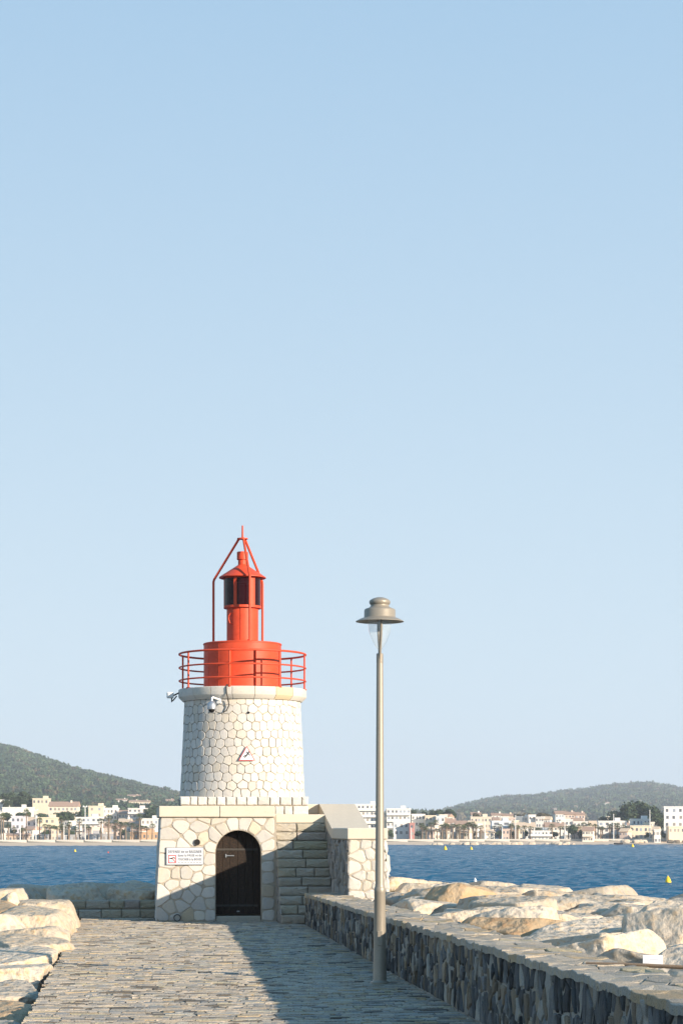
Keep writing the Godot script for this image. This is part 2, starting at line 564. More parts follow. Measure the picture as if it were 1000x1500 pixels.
# ---------- sea ----------
func build_sea() -> void:
	var a := noise(31, 0.23, 3)
	var b := noise(32, 0.07, 2)
	var vs := PackedVector3Array()
	var fs := PackedInt32Array()
	var zs := [60.0]
	while zs[-1] < 930.0:
		zs.append(zs[-1] + clampf(zs[-1] * 0.0026, 0.45, 1.8))
	var nx := 300
	for i in zs.size():
		var d: float = zs[i]
		var half := 34.0 + d * 0.20
		for k in nx + 1:
			var x := half * (2.0 * k / nx - 1.0)
			var w := a.get_noise_2d(x * 0.62 + d * 0.1, d * 1.25)
			var h := (1.0 - absf(w)) * 0.60 - 0.47 + b.get_noise_2d(x, d * 1.6) * 0.24
			if k == 0 or k == nx or i == 0 or i == zs.size() - 1: h = 0.0
			vs.push_back(Vector3(x, SEA + h, -d))
	for i in zs.size() - 1:
		for k in nx:
			var p := i * (nx + 1) + k
			var q := p + nx + 1
			fs.append_array([p, p + 1, q + 1, p, q + 1, q])
	# still water out to the sides and behind
	var s0 := vs.size()
	for q in [[-46, -60], [46, -60], [220, -930], [-220, -930], [-2500, 300], [2500, 300], [2500, -4500], [-2500, -4500]]:
		vs.push_back(Vector3(q[0], SEA, q[1]))
	for e in [[0, 4, 5, 1], [1, 5, 6, 2], [2, 6, 7, 3], [3, 7, 4, 0]]:
		fs.append_array([s0 + e[0], s0 + e[1], s0 + e[2], s0 + e[0], s0 + e[2], s0 + e[3]])
	var o := piece(indexed(vs, fs), "sea", M.water, self)
	tag(o, "choppy deep blue sea water of the bay", "sea", "", "structure")

# ---------- the mole: core, paving ----------
func build_mole() -> void:
	var base := thing("mole", "stone mole carrying the paved walkway to the lighthouse", "mole", Vector3.ZERO, TURN, "", "structure")
	var mb := MB.new()
	# heaped core under paving and boulders, higher under the walkway
	var prof := [[-11.0, -6.0], [-4.6, -1.4], [-1.16, -0.42], [-1.1, -0.06], [4.85, -0.06], [5.0, 0.05], [8.2, 0.0], [11.2, -1.0], [19.0, -6.0]]
	var zs := [12.0, -10.0, -20.0, -30.0, -40.0, -46.0, -52.0, -56.0]
	for i in zs.size() - 1:
		for k in prof.size() - 1:
			var f0 := 1.0
			var f1 := 1.0
			var drop0: float = 0.0 if zs[i] > -53.0 else -6.0
			var drop1: float = 0.0 if zs[i + 1] > -53.0 else -6.0
			mb.quad(Vector3(prof[k][0] * f0, prof[k][1] + drop0, zs[i]), Vector3(prof[k + 1][0] * f0, prof[k + 1][1] + drop0, zs[i]),
				Vector3(prof[k + 1][0] * f1, prof[k + 1][1] + drop1, zs[i + 1]), Vector3(prof[k][0] * f1, prof[k][1] + drop1, zs[i + 1]))
	part(mb, "rubble_core", M.core, base)
	var walk := thing("walkway", "walkway of grey-beige slate slabs laid on edge across the mole", "walkway", Vector3.ZERO, TURN, "", "structure")
	mb = MB.new()
	mb.box(Vector3(-1.13, -0.5, -49.3), Vector3(3.85, -0.016, 6.0))
	part(mb, "mortar_bed", M.paving_bed, walk)
	var rest := MB.new()
	var list := []
	var lift := noise(61, 0.5, 3)
	var map := func(s: float, t: float, h: float) -> Vector3: return Vector3(s, h - 0.012 + lift.get_noise_2d(s, t) * 0.014, -t)
	var t := 16.0
	var wob := noise(62, 0.35, 2)
	while t < 49.25:
		var dt := rng.randf_range(0.055, 0.13)
		var s := -1.16 - rng.randf_range(0.0, 0.07)
		while s < 3.82:
			var ds := rng.randf_range(0.1, 0.42) if rng.randf() > 0.3 else rng.randf_range(0.06, 0.16)
			var e := minf(s + ds, 3.84)
			if e - s > 0.05 and (t < 47.2 or s < 0.3):
				var w0 := wob.get_noise_2d(s, t) * 0.16
				var w1 := wob.get_noise_2d(e, t) * 0.16
				var w2 := wob.get_noise_2d(e, t + dt) * 0.16
				var w3 := wob.get_noise_2d(s, t + dt) * 0.16
				var j := 0.012
				list.append([t, PackedVector2Array([Vector2(s + rng.randf_range(-j, j), t + w0 + rng.randf_range(-j, j)), Vector2((s + e) * 0.5, t + (w0 + w1) * 0.5 + rng.randf_range(-j, j)), Vector2(e, t + w1 + rng.randf_range(-j, j)),
					Vector2(e + rng.randf_range(-j, j), t + dt + w2), Vector2((s + e) * 0.5, t + dt + (w2 + w3) * 0.5 + rng.randf_range(-j, j)), Vector2(s, t + dt + w3)])])
			s = e
		t += dt
	var own := 0
	for q in list:
		var near: bool = q[0] > 22.2 and own < 300
		var mb2 := MB.new() if near else rest
		var tone := rng.randf_range(0.68, 1.18)
		var kind := rng.randf()
		mb2.col = Color(tone, tone, tone)
		if kind < 0.2: mb2.col = Color(tone * 0.78, tone * 0.85, tone * 0.95)
		elif kind < 0.36: mb2.col = Color(tone * 1.08, tone * 0.98, tone * 0.8)
		elif kind < 0.44: mb2.col = Color(0.3, 0.3, 0.3)
		if stone(mb2, q[1], map, rng.randf_range(0.006, 0.016), rng.randf_range(0.0, 0.018), 0.007, 0.004, -0.02) and near:
			own += 1
			part(mb2, "slab", M.paving, walk)
	part(rest, "slab_field", M.paving, walk).set_meta("kind", "stuff")

# ---------- low wall along the walkway ----------
func parapet_height(z: float) -> float:
	var near_high := 0.92   # metres over the paving, 14 m out
	var far_high := 0.70   # metres, where it ends at the stairs
	return near_high + (far_high - near_high) * clampf((z - 14.0) / 31.0, -0.2, 1.05)
func build_low_wall() -> void:
	var root := thing("low_wall", "low wall of dark upright slates with pale capping along the walkway", "wall", Vector3.ZERO, TURN)
	var u0 := 3.80
	var u1 := 4.52
	var mb := MB.new()
	var za := 8.0
	var zb := 45.04
	for q in 20:
		var t0 := lerpf(za, zb, q / 20.0)
		var t1 := lerpf(za, zb, (q + 1) / 20.0)
		var h0 := parapet_height(t0) - 0.045
		var h1 := parapet_height(t1) - 0.045
		mb.quad(Vector3(u0, -0.1, -t1), Vector3(u0, -0.1, -t0), Vector3(u0, h0, -t0), Vector3(u0, h1, -t1))
		mb.quad(Vector3(u0, h0, -t0), Vector3(u1, h0, -t0), Vector3(u1, h1, -t1), Vector3(u0, h1, -t1))
		mb.quad(Vector3(u1, -0.4, -t0), Vector3(u1, -0.4, -t1), Vector3(u1, h1, -t1), Vector3(u1, h0, -t0))
	mb.quad(Vector3(u1, -0.1, -zb), Vector3(u0, -0.1, -zb), Vector3(u0, parapet_height(zb) - 0.045, -zb), Vector3(u1, parapet_height(zb) - 0.045, -zb))
	mb.quad(Vector3(u0, -0.1, -za), Vector3(u1, -0.1, -za), Vector3(u1, parapet_height(za) - 0.045, -za), Vector3(u0, parapet_height(za) - 0.045, -za))
	part(mb, "mortar_core", M.slate_mortar, root)
	# inner face: s runs towards the camera (-distance), t up as a share of the height
	var map := func(s: float, t: float, h: float) -> Vector3: return Vector3(u0 - h, t * parapet_height(-s), s)
	var seeds := PackedVector2Array()
	var s := -zb + 0.03
	while s < -10.5:
		var col := [0.12, 0.38, 0.62, 0.88] if rng.randf() < 0.5 else [0.17, 0.5, 0.84]
		if rng.randf() < 0.2: col = [0.28, 0.74]
		for y in col: seeds.push_back(Vector2(s + rng.randf_range(-0.035, 0.035), clampf(y + rng.randf_range(-0.16, 0.16), 0.05, 0.95)))
		s += rng.randf_range(0.09, 0.21)
	var polys := cells(seeds, Rect2(-zb, 0.0, zb - 10.4, 0.955), 0.75, 0.66)
	var order := range(polys.size())
	order.reverse()
	var rest := MB.new()
	var own := 0
	for i in order:
		var near: bool = seeds[i].x < -13.0 and own < 290
		var mb2 := MB.new() if near else rest
		var k := rng.randf()
		var tone := rng.randf_range(0.4, 1.5)
		mb2.col = Color(tone * 0.26, tone * 0.27, tone * 0.285)
		if k < 0.26: mb2.col = Color(tone * 0.46, tone * 0.38, tone * 0.29)
		elif k < 0.44: mb2.col = Color(0.42 + tone * 0.25, 0.40 + tone * 0.25, 0.37 + tone * 0.24)
		elif k < 0.62: mb2.col = Color(tone * 0.11, tone * 0.125, tone * 0.14)
		var poly := roughen(polys[i], 0.11, 0.008)
		if stone(mb2, poly, map, rng.randf_range(0.016, 0.044), rng.randf_range(0.004, 0.03), 0.014, 0.008) and near:
			own += 1
			part(mb2, "slate", M.slate, root)
	part(rest, "slate_field", M.slate, root).set_meta("kind", "stuff")
	# capping
	var seeds2 := PackedVector2Array()
	var z := 8.2
	while z < zb:
		var u := u0 + rng.randf_range(0.02, 0.2)
		while u < u1 + 0.05:
			seeds2.push_back(Vector2(u, z + rng.randf_range(-0.18, 0.18)))
			u += rng.randf_range(0.32, 0.6)
		z += rng.randf_range(0.34, 0.52)
	var lift := noise(66, 0.9, 3)
	var map2 := func(a: float, b: float, h: float) -> Vector3: return Vector3(a, parapet_height(b) - 0.045 + h + lift.get_noise_2d(a * 2.0, b * 2.0) * 0.034, -b)
	var polys2 := cells(seeds2, Rect2(u0 - 0.035, 8.0, u1 - u0 + 0.06, zb - 7.99), 1.0)
	var rest2 := MB.new()
	own = 0
	for i in polys2.size():
		var near: bool = seeds2[i].y > 14.0 and own < 295
		var mb2 := MB.new() if near else rest2
		var tone := rng.randf_range(0.74, 1.0)
		var k := rng.randf()
		mb2.col = Color(tone, tone, tone)
		if k < 0.2: mb2.col = Color(tone * 0.85, tone * 0.9, tone * 0.95)
		elif k < 0.4: mb2.col = Color(tone * 1.1, tone * 0.98, tone * 0.8)
		if stone(mb2, roughen(polys2[i], 0.1, 0.012), map2, rng.randf_range(0.003, 0.010), 0.045 + rng.randf_range(-0.004, 0.01), 0.010, 0.006, -0.03) and near:
			own += 1
			part(mb2, "capping_slab", M.cap_stone, root)
	part(rest2, "capping_field", M.cap_stone, root).set_meta("kind", "stuff")

# ---------- lighthouse ----------
const TU := 2.633      # tower axis in the mole's frame
const TZ := -49.28
const PF := -42.75
const BZ := -47.10     # front plane of the base block
func A(deg: float) -> float:
	return deg_to_rad(deg - 3.06)
func at_tower(a: float, r: float, y: float) -> Vector3:
	return Vector3(TU + sin(a) * r, y, TZ + cos(a) * r)
func sector(mb: MB, prof: Array, a0: float, a1: float, seg: int) -> void:   # part of a ring; prof is a closed outline, counter-clockwise in (radius, y)
	var c := Vector3(TU, 0, TZ)
	var loop := prof.duplicate()
	loop.append(prof[0])
	mb.lathe(loop, seg, c, a0, a1)
	var pp := PackedVector2Array()
	for q in prof: pp.push_back(q)
	var t := Geometry2D.triangulate_polygon(pp)
	for i in range(0, t.size(), 3):
		var a := pp[t[i]]
		var b := pp[t[i + 1]]
		var d := pp[t[i + 2]]
		if (b - a).cross(d - a) < 0.0:
			var s := b; b = d; d = s
		mb.tri(at_tower(a1, a.x, a.y), at_tower(a1, d.x, d.y), at_tower(a1, b.x, b.y))
		mb.tri(at_tower(a0, a.x, a.y), at_tower(a0, b.x, b.y), at_tower(a0, d.x, d.y))
func lime_tone(mb: MB, lo := 0.86, hi := 1.08) -> void:
	var t := rng.randf_range(lo, hi) * 0.92
	var k := rng.randf()
	mb.col = Color(t, t, t)
	if k < 0.22: mb.col = Color(t, t * 0.97, t * 0.91)
	elif k < 0.34: mb.col = Color(t * 0.93, t * 0.94, t * 0.95)
func arch(cx: float, half: float, spring: float, grow := 0.0) -> PackedVector2Array:   # doorway outline from its right foot over the arch to its left foot
	var out := PackedVector2Array([Vector2(cx + half + grow, -0.3)])
	for k in 19: out.push_back(Vector2(cx + cos(PI * k / 18.0) * (half + grow), spring + sin(PI * k / 18.0) * (half + grow)))
	out.push_back(Vector2(cx - half - grow, -0.3))
	return out
func build_lighthouse() -> void:
	var root := thing("lighthouse", "white stone lighthouse with red lantern on a square base with arched doorway", "lighthouse", Vector3.ZERO, TURN)
	# --- base block with its doorway
	var dcx := 2.425
	var dh := 0.525
	var spring := 1.565
	var out := PackedVector2Array([Vector2(0.56, -0.3), Vector2(dcx - dh, -0.3)])
	var ar := arch(dcx, dh, spring)
	ar.reverse()
	for k in range(1, ar.size() - 1): out.push_back(ar[k])
	out.append_array(PackedVector2Array([Vector2(dcx + dh, -0.3), Vector2(3.30, -0.3), Vector2(3.30, 2.44), Vector2(0.68, 2.44)]))
	var mb := MB.new()
	mb.prism(out, -51.4, BZ)
	mb.box(Vector3(3.302, -0.3, -51.4), Vector3(4.48, 2.2, -47.92))
	var block := part(mb, "base_block", M.mortar_light, root)
	mb = MB.new()
	mb.box(Vector3(1.6, -0.2, -48.6), Vector3(3.2, 2.3, -47.62))
	part(mb, "passage_back", M.mortar, root)
	# stones of the front, their joints following the arch
	var seeds := PackedVector2Array()
	var ghosts := {}
	for k in 8:
		var a := PI * (k + 0.5) / 8.0
		var j := rng.randf_range(-0.05, 0.05)
		seeds.push_back(Vector2(dcx + cos(a + j) * (dh + 0.13), spring + sin(a + j) * (dh + 0.13)))
		ghosts[seeds.size()] = true
		seeds.push_back(Vector2(dcx + cos(a + j) * (dh - 0.13), spring + sin(a + j) * (dh - 0.13)))
	for sd in [-1, 1]:
		var y := 0.12
		while y < spring:
			var j := rng.randf_range(0.10, 0.16)
			seeds.push_back(Vector2(dcx + sd * (dh + j), y))
			ghosts[seeds.size()] = true
			seeds.push_back(Vector2(dcx + sd * (dh - j), y))
			y += rng.randf_range(0.17, 0.32)
	var row := 0
	var y2 := 0.13
	while y2 < 2.4:
		var x := 0.56 + 0.14 + (0.14 if row % 2 else 0.0) + y2 * 0.05
		while x < 3.3:
			var q := Vector2(x + rng.randf_range(-0.1, 0.1), y2 + rng.randf_range(-0.085, 0.085))
			var dx := absf(q.x - dcx)
			var gap: float = (Vector2(dx, q.y - spring).length() - dh) if q.y > spring else dx - dh
			var free := gap > 0.27 and q.x < 3.24
			for other in seeds:
				if other.distance_to(q) < 0.185: free = false
			if free: seeds.push_back(q)
			x += rng.randf_range(0.2, 0.31)
		y2 += 0.225
		row += 1
	var polys := cells(seeds, Rect2(0.53, 0.0, 2.73, 2.385), 1.0)
	var hole := PackedVector2Array()
	for q in arch(dcx, dh, spring, 0.004): hole.push_back(q)
	var map := func(s: float, t: float, h: float) -> Vector3: return Vector3(maxf(s, 0.53 + t * 0.053), t, BZ + h)
	for i in polys.size():
		if ghosts.has(i): continue
		var got := Geometry2D.clip_polygons(polys[i], hole)
		if got.is_empty(): continue
		var poly: PackedVector2Array = tidy(got[0])
		if Geometry2D.is_polygon_clockwise(poly): poly.reverse()
		mb = MB.new()
		lime_tone(mb, 0.82, 1.08)
		if rng.randf() < 0.07: mb.col = mb.col * Color(1.0, 0.9, 0.76)
		if stone(mb, soften(poly, 0.2, 0.01), map, rng.randf_range(0.012, 0.026), rng.randf_range(0.008, 0.022), 0.014, 0.002): part(mb, "stone", M.limestone, block)
	# left flank
	var seeds2 := PackedVector2Array()
	row = 0
	y2 = 0.13
	while y2 < 2.4:
		var x := -51.35 + (0.14 if row % 2 else 0.0)
		while x < BZ:
			seeds2.push_back(Vector2(x + rng.randf_range(-0.06, 0.06), y2 + rng.randf_range(-0.05, 0.05)))
			x += rng.randf_range(0.26, 0.4)
		y2 += 0.262
		row += 1
	var map2 := func(s: float, t: float, h: float) -> Vector3: return Vector3(0.56 + t * 0.05 - h, t, s)
	for poly in cells(seeds2, Rect2(-51.4, 0.0, 51.4 + BZ + 0.03, 2.385), 1.0):
		mb = MB.new()
		lime_tone(mb, 0.8, 1.05)
		if stone(mb, roughen(poly, 0.12, 0.007), map2, 0.026, rng.randf_range(0.022, 0.036), 0.02, 0.006): part(mb, "flank_stone", M.limestone, block)
	# copings of the block
	mb = MB.new()
	mb.box(Vector3(0.60, 2.39, BZ - 0.5), Vector3(1.98, 2.645, BZ + 0.07), 0.018)
	part(mb, "coping_stone", M.coping, block)
	mb = MB.new()
	mb.box(Vector3(1.987, 2.39, BZ - 0.5), Vector3(3.26, 2.645, BZ + 0.07), 0.018)
	part(mb, "coping_stone", M.coping, block)
	for k in 3:
		mb = MB.new()
		mb.box(Vector3(0.60, 2.39, BZ - 0.51 - (k + 1) * 1.26), Vector3(1.0, 2.645, BZ - 0.517 - k * 1.26), 0.018)
		part(mb, "coping_stone", M.coping, block)
	# --- door
	var door := Node3D.new()
	put(door, "door", root)
	var dz := BZ - 0.34
	var shape := arch(dcx, dh - 0.012, spring)
	for k in 6:
		var x0 := dcx - dh + 2.0 * dh * k / 6.0 + 0.003
		var x1 := dcx - dh + 2.0 * dh * (k + 1) / 6.0 - 0.003
		var got := Geometry2D.intersect_polygons(shape, PackedVector2Array([Vector2(x0, 0.14), Vector2(x1, 0.14), Vector2(x1, 3), Vector2(x0, 3)]))
		mb = MB.new()
		mb.col = g(rng.randf_range(0.85, 1.2))
		for poly in got:
			if Geometry2D.is_polygon_clockwise(poly): poly.reverse()
			mb.prism(poly, dz - 0.045, dz + rng.randf_range(-0.003, 0.003))
		part(mb, "board", M.door_wood, door)
	for yy in [0.32, 1.62]:
		mb = MB.new()
		mb.box(Vector3(dcx - dh + 0.02, yy, dz), Vector3(dcx + dh - 0.06, yy + 0.05, dz + 0.012), 0.004)
		part(mb, "strap_hinge", M.iron, door)
	mb = MB.new()
	mb.tube([Vector3(2.16, 1.50, dz + 0.03), Vector3(2.34, 1.50, dz + 0.03)], [0.014], 8)
	mb.box(Vector3(2.135, 1.46, dz + 0.002), Vector3(2.165, 1.54, dz + 0.04), 0.004)
	part(mb, "bolt", M.grey_metal, door)
	mb = MB.new()
	mb.box(Vector3(2.40, 0.20, dz + 0.002), Vector3(2.47, 0.225, dz + 0.012), 0.003)
	part(mb, "lock_plate", M.grey_metal, door)
	mb = MB.new()
	mb.box(Vector3(dcx - dh + 0.01, -0.1, BZ - 0.33), Vector3(dcx + dh - 0.01, 0.11, BZ - 0.04), 0.015)
	part(mb, "sill", M.step_stone, root)
	# pipe hole beside the door
	mb = MB.new()
	var hc := Vector3(1.475, 1.815, BZ)
	mb.lathe([Vector2(0.060, 0.03), Vector2(0.060, 0.052), Vector2(0.072, 0.052), Vector2(0.072, 0.0)], 20)
	var pipe := part(mb, "drain_pipe", M.iron, root)
	pipe.transform = Transform3D(Basis(Vector3.RIGHT, PI / 2), hc)
	mb = MB.new()
	mb.lathe([Vector2(0.0, 0.031), Vector2(0.061, 0.031)], 20)
	var plug := part(mb, "drain_opening", M.black, root)
	plug.transform = Transform3D(Basis(Vector3.RIGHT, PI / 2) * Basis(Vector3.RIGHT, PI), hc + Vector3(0, 0, 0.078))
	# --- plinth of the tower
	mb = MB.new()
	mb.box(Vector3(1.14, 2.40, -50.9), Vector3(4.06, 2.845, BZ - 0.66))
	var plinth := part(mb, "plinth", M.mortar, root)
	var pz := BZ - 0.66
	for r in 2:
		var x := 1.10
		while x < 4.10:
			var w := rng.randf_range(0.17, 0.29)
			var e := minf(x + w, 4.10)
			if 4.10 - e < 0.12: e = 4.10
			var y0 := 2.645 + r * 0.02 if r == 1 else 2.44
			var ya := 2.44 if r == 0 else 2.665
			var yb := 2.665 if r == 0 else 2.875
			mb = MB.new()
			lime_tone(mb, 0.92, 1.1)
			var m3 := func(s: float, t: float, h: float) -> Vector3: return Vector3(s, t, pz + h)
			stone(mb, roughen(PackedVector2Array([Vector2(x, ya), Vector2(e, ya), Vector2(e, yb), Vector2(x, yb)]), 0.09, 0.006), m3, 0.02, 0.035, 0.02, 0.005)
			mb.box(Vector3(x + 0.008, 2.80, -48.7), Vector3(e - 0.008, 2.872 + rng.randf_range(-0.004, 0.004), pz + 0.012)) if r == 1 else null
			part(mb, "plinth_stone", M.limestone, plinth)
			x = e
	# --- tower
	mb = MB.new()
	mb.lathe([Vector2(1.478, 2.80), Vector2(1.375, 5.30)], 64, Vector3(TU, 0, TZ))
	var tower := part(mb, "tower", M.mortar, root)
	var seeds3 := PackedVector2Array()
	var circ := TAU * 1.45
	for r in 12:
		var n := 44
		for k in n + 6:
			var s := (k - 3 + (0.5 if r % 2 else 0.0)) * circ / n
			var jr := RandomNumberGenerator.new()
			jr.seed = (posmod(k - 3, n)) * 131 + r * 7177
			seeds3.push_back(Vector2(s - circ / 2 + jr.randf_range(-0.055, 0.055), 2.94 + r * 0.199 + jr.randf_range(-0.03, 0.03)))
	var map3 := func(s: float, t: float, h: float) -> Vector3: return at_tower(s / 1.45, lerpf(1.485, 1.385, (t - 2.85) / 2.3) + h, t)
	var polys3 := cells(seeds3, Rect2(-circ / 2 - 1.0, 2.855, circ + 2.0, 2.32), 0.6)
	var rest := MB.new()
	var own := 0
	for i in polys3.size():
		if seeds3[i].x < -circ / 2 or seeds3[i].x >= circ / 2: continue
		var front: bool = absf(seeds3[i].x) < 0.262 * circ and own < 300
		mb = MB.new() if front else rest
		lime_tone(mb, 0.94, 1.12)
		if stone(mb, soften(polys3[i], 0.15, 0.005), map3, rng.randf_range(0.007, 0.015), rng.randf_range(0.004, 0.014), 0.008, 0.001) and front:
			own += 1
			part(mb, "tower_stone", M.limestone, tower)
	part(rest, "tower_stones_behind", M.limestone, tower).set_meta("kind", "stuff")
	mb = MB.new()
	mb.lathe([Vector2(0.0, 0.0), Vector2(0.03, 0.0), Vector2(0.03, -0.03)], 12)
	var hole2 := part(mb, "vent_hole", M.black, tower)
	hole2.transform = Transform3D(Basis(Vector3.UP, A(5.7)) * Basis(Vector3.RIGHT, PI / 2), at_tower(A(5.7), 1.43, 4.84))
	# --- cornice
	var cornice := Node3D.new()
	put(cornice, "cornice", root)
	for k in 18:
		mb = MB.new()
		var t := rng.randf_range(0.92, 1.06)
		mb.col = Color(t, t * 0.99, t * 0.95) if k != 2 else Color(t, t * 0.86, t * 0.62)
		sector(mb, [Vector2(1.30, 5.17), Vector2(1.43, 5.17), Vector2(1.525, 5.26), Vector2(1.535, 5.28), Vector2(1.535, 5.445), Vector2(1.52, 5.46), Vector2(1.30, 5.46)], A(-9.0 + k * 20.0 + 0.25), A(-9.0 + (k + 1) * 20.0 - 0.25), 5)
		part(mb, "cornice_stone", M.limestone, cornice)
	mb = MB.new()
	mb.lathe([Vector2(1.31, 5.2), Vector2(1.31, 5.452), Vector2(0.02, 5.452)], 48, Vector3(TU, 0, TZ))
	part(mb, "gallery_floor", M.limestone, root)
	# --- railing
	var rail := Node3D.new()
	put(rail, "railing", root)
	for y in [6.31, 5.985, 5.67]:
		mb = MB.new()
		var pts := []
		for k in 73: pts.append(at_tower(TAU * k / 72.0, 1.515, y))
		mb.tube(pts, [0.025 if y > 6.2 else 0.02], 8, false)
		part(mb, "rail", M.red, rail)
	for deg in [-105.6, -58.5, -11.5, 35.7, 82.0, 127.0, 172.0, 213.0]:
		mb = MB.new()
		mb.tube([at_tower(A(deg), 1.497, 5.44), at_tower(A(deg), 1.497, 6.30)], [0.022], 8)
		mb.tube([at_tower(A(deg), 1.497, 5.44), at_tower(A(deg), 1.497, 5.475)], [0.05], 10)
		part(mb, "post", M.red, rail)
	# --- red drum with its recessed hatch
	mb = MB.new()
	sector(mb, [Vector2(0.80, 5.45), Vector2(0.93, 5.45), Vector2(0.93, 6.54), Vector2(0.80, 6.54)], A(20.2), A(342.0), 60)
	sector(mb, [Vector2(0.80, 6.385), Vector2(0.93, 6.385), Vector2(0.93, 6.54), Vector2(0.80, 6.54)], A(-18.0), A(20.2), 10)
	mb.lathe([Vector2(0.945, 6.541), Vector2(0.945, 6.562), Vector2(0.93, 6.575), Vector2(0.30, 6.60)], 60, Vector3(TU, 0, TZ))
	mb.lathe([Vector2(0.79, 6.541), Vector2(0.945, 6.541)], 60, Vector3(TU, 0, TZ))
	var drum := part(mb, "drum", M.red, root)
	mb = MB.new()
	sector(mb, [Vector2(0.80, 5.46), Vector2(0.855, 5.46), Vector2(0.855, 6.39), Vector2(0.80, 6.39)], A(-18.2), A(20.4), 12)
	part(mb, "hatch", M.red, drum)
	for deg in [-60.0, -38.0]:
		mb = MB.new()
		sector(mb, [Vector2(0.93, 5.47), Vector2(0.934, 5.47), Vector2(0.934, 6.54), Vector2(0.93, 6.54)], A(deg), A(deg + 1.2), 1)
		part(mb, "seam", M.red, drum)
	# --- lantern
	mb = MB.new()
	mb.lathe([Vector2(0.40, 6.585), Vector2(0.40, 6.63), Vector2(0.38, 6.64), Vector2(0.38, 7.42)], 40, Vector3(TU, 0, TZ))
	var column := part(mb, "lantern_column", M.red, root)
	mb = MB.new()
	var ha := A(-37.0)
	mb.tube([at_tower(ha, 0.37, 7.28), at_tower(ha - 0.06, 0.42, 7.29), at_tower(ha - 0.16, 0.45, 7.22), at_tower(ha - 0.18, 0.45, 7.14), at_tower(ha - 0.12, 0.44, 7.05), at_tower(ha, 0.37, 7.01)], [0.016], 8)
	part(mb, "handle", M.red, column)
	mb = MB.new()
	sector(mb, [Vector2(0.38, 6.62), Vector2(0.392, 6.62), Vector2(0.392, 7.42), Vector2(0.38, 7.42)], A(-7.0), A(2.0), 4)
	part(mb, "hinge_strip", M.red, column)
	mb = MB.new()
	mb.lathe([Vector2(0.30, 7.42), Vector2(0.452, 7.42), Vector2(0.452, 7.475), Vector2(0.30, 7.48)], 40, Vector3(TU, 0, TZ))
	mb.lathe([Vector2(0.30, 8.13), Vector2(0.452, 8.13), Vector2(0.452, 8.165), Vector2(0.30, 8.17)], 40, Vector3(TU, 0, TZ))
	var ring := part(mb, "lantern_frame", M.red, root)
	var muls := [-23.0, 33.0, 90.0, 147.0, 203.0, 270.0]
	for k in 6:
		var w := 5.0 if k != 1 else 8.5
		mb = MB.new()
		sector(mb, [Vector2(0.425, 7.47), Vector2(0.45, 7.47), Vector2(0.45, 8.14), Vector2(0.425, 8.14)], A(muls[k] - w), A(muls[k] + w), 4)
		part(mb, "mullion", M.red, ring)
		mb = MB.new()
		var nx: float = muls[(k + 1) % 6] + (360.0 if k == 5 else 0.0)
		mb.lathe([Vector2(0.435, 7.473), Vector2(0.435, 8.135)], 14, Vector3(TU, 0, TZ), A(muls[k] + w), A(nx - (8.5 if k == 0 else 5.0)))
		part(mb, "pane", M.tinted_glass, ring)
	mb = MB.new()
	mb.lathe([Vector2(0.05, 7.48), Vector2(0.17, 7.49), Vector2(0.17, 7.56), Vector2(0.20, 7.6), Vector2(0.23, 7.8), Vector2(0.20, 8.0), Vector2(0.1, 8.04), Vector2(0.0, 8.04)], 24, Vector3(TU, 0, TZ))
	mat("lens", Color(0.20, 0.015, 0.02), 0.12)
	part(mb, "lens", M.lens, ring)
	mb = MB.new()
	mb.lathe([Vector2(0.44, 8.168), Vector2(0.555, 8.148), Vector2(0.565, 8.152), Vector2(0.565, 8.172), Vector2(0.13, 8.455), Vector2(0.105, 8.48), Vector2(0.105, 8.60), Vector2(0.10, 8.605)], 40, Vector3(TU, 0, TZ))
	var roof := part(mb, "roof", M.red, root)
	mb = MB.new()
	mb.lathe([Vector2(0.09, 8.595), Vector2(0.13, 8.595), Vector2(0.135, 8.60), Vector2(0.135, 8.775), Vector2(0.125, 8.785), Vector2(0.0, 8.79)], 28, Vector3(TU, 0, TZ))
	part(mb, "vent_cap", M.red, roof)
	# --- tripod over the lantern
	for deg in [-109.0, 13.5, 139.0]:
		mb = MB.new()
		mb.tube([at_tower(A(deg), 0.74, 6.58), at_tower(A(deg), 0.74, 8.08), at_tower(A(deg), 0.725, 8.14), at_tower(A(deg), 0.085, 9.11)], [0.03], 10)
		mb.tube([at_tower(A(deg), 0.74, 6.575), at_tower(A(deg), 0.74, 6.62)], [0.055], 10)
		part(mb, "tripod_leg", M.red, root)
	mb = MB.new()
	mb.lathe([Vector2(0.0, 9.09), Vector2(0.13, 9.09), Vector2(0.13, 9.115), Vector2(0.0, 9.12)], 20, Vector3(TU, 0, TZ))
	mb.tube([Vector3(TU, 9.1, TZ), Vector3(TU, 9.42, TZ)], [0.026, 0.02], 8)
	part(mb, "finial", M.red, root)

# ---------- stairs, wave wall, two courses beside the block ----------
func course(root: Node, called: String, m: Material, x0: float, x1: float, y0: float, y1: float, zf: float, deep: float, lo: float, hi: float, jit := 0.012) -> void:
	var x := x0
	while x < x1 - 0.01:
		var e := minf(x + rng.randf_range(lo, hi), x1)
		if x1 - e < lo * 0.5: e = x1
		var mb := MB.new()
		var t := rng.randf_range(0.82, 1.12)
		mb.col = Color(t, t * rng.randf_range(0.94, 1.0), t * rng.randf_range(0.84, 1.0))
		var zj := rng.randf_range(-jit, jit)
		var map := func(s: float, q: float, h: float) -> Vector3: return Vector3(s, q, zf + zj + h)
		stone(mb, roughen(PackedVector2Array([Vector2(x, y0), Vector2(e, y0), Vector2(e, y1), Vector2(x, y1)]), 0.08, 0.011), map, 0.02, 0.02, 0.024, 0.012, -0.05)
		mb.box(Vector3(x + 0.01, y0 + 0.006, zf - deep), Vector3(e - 0.01, y1 - 0.008, zf + zj - 0.004))
		part(mb, called, m, root)
		x = e
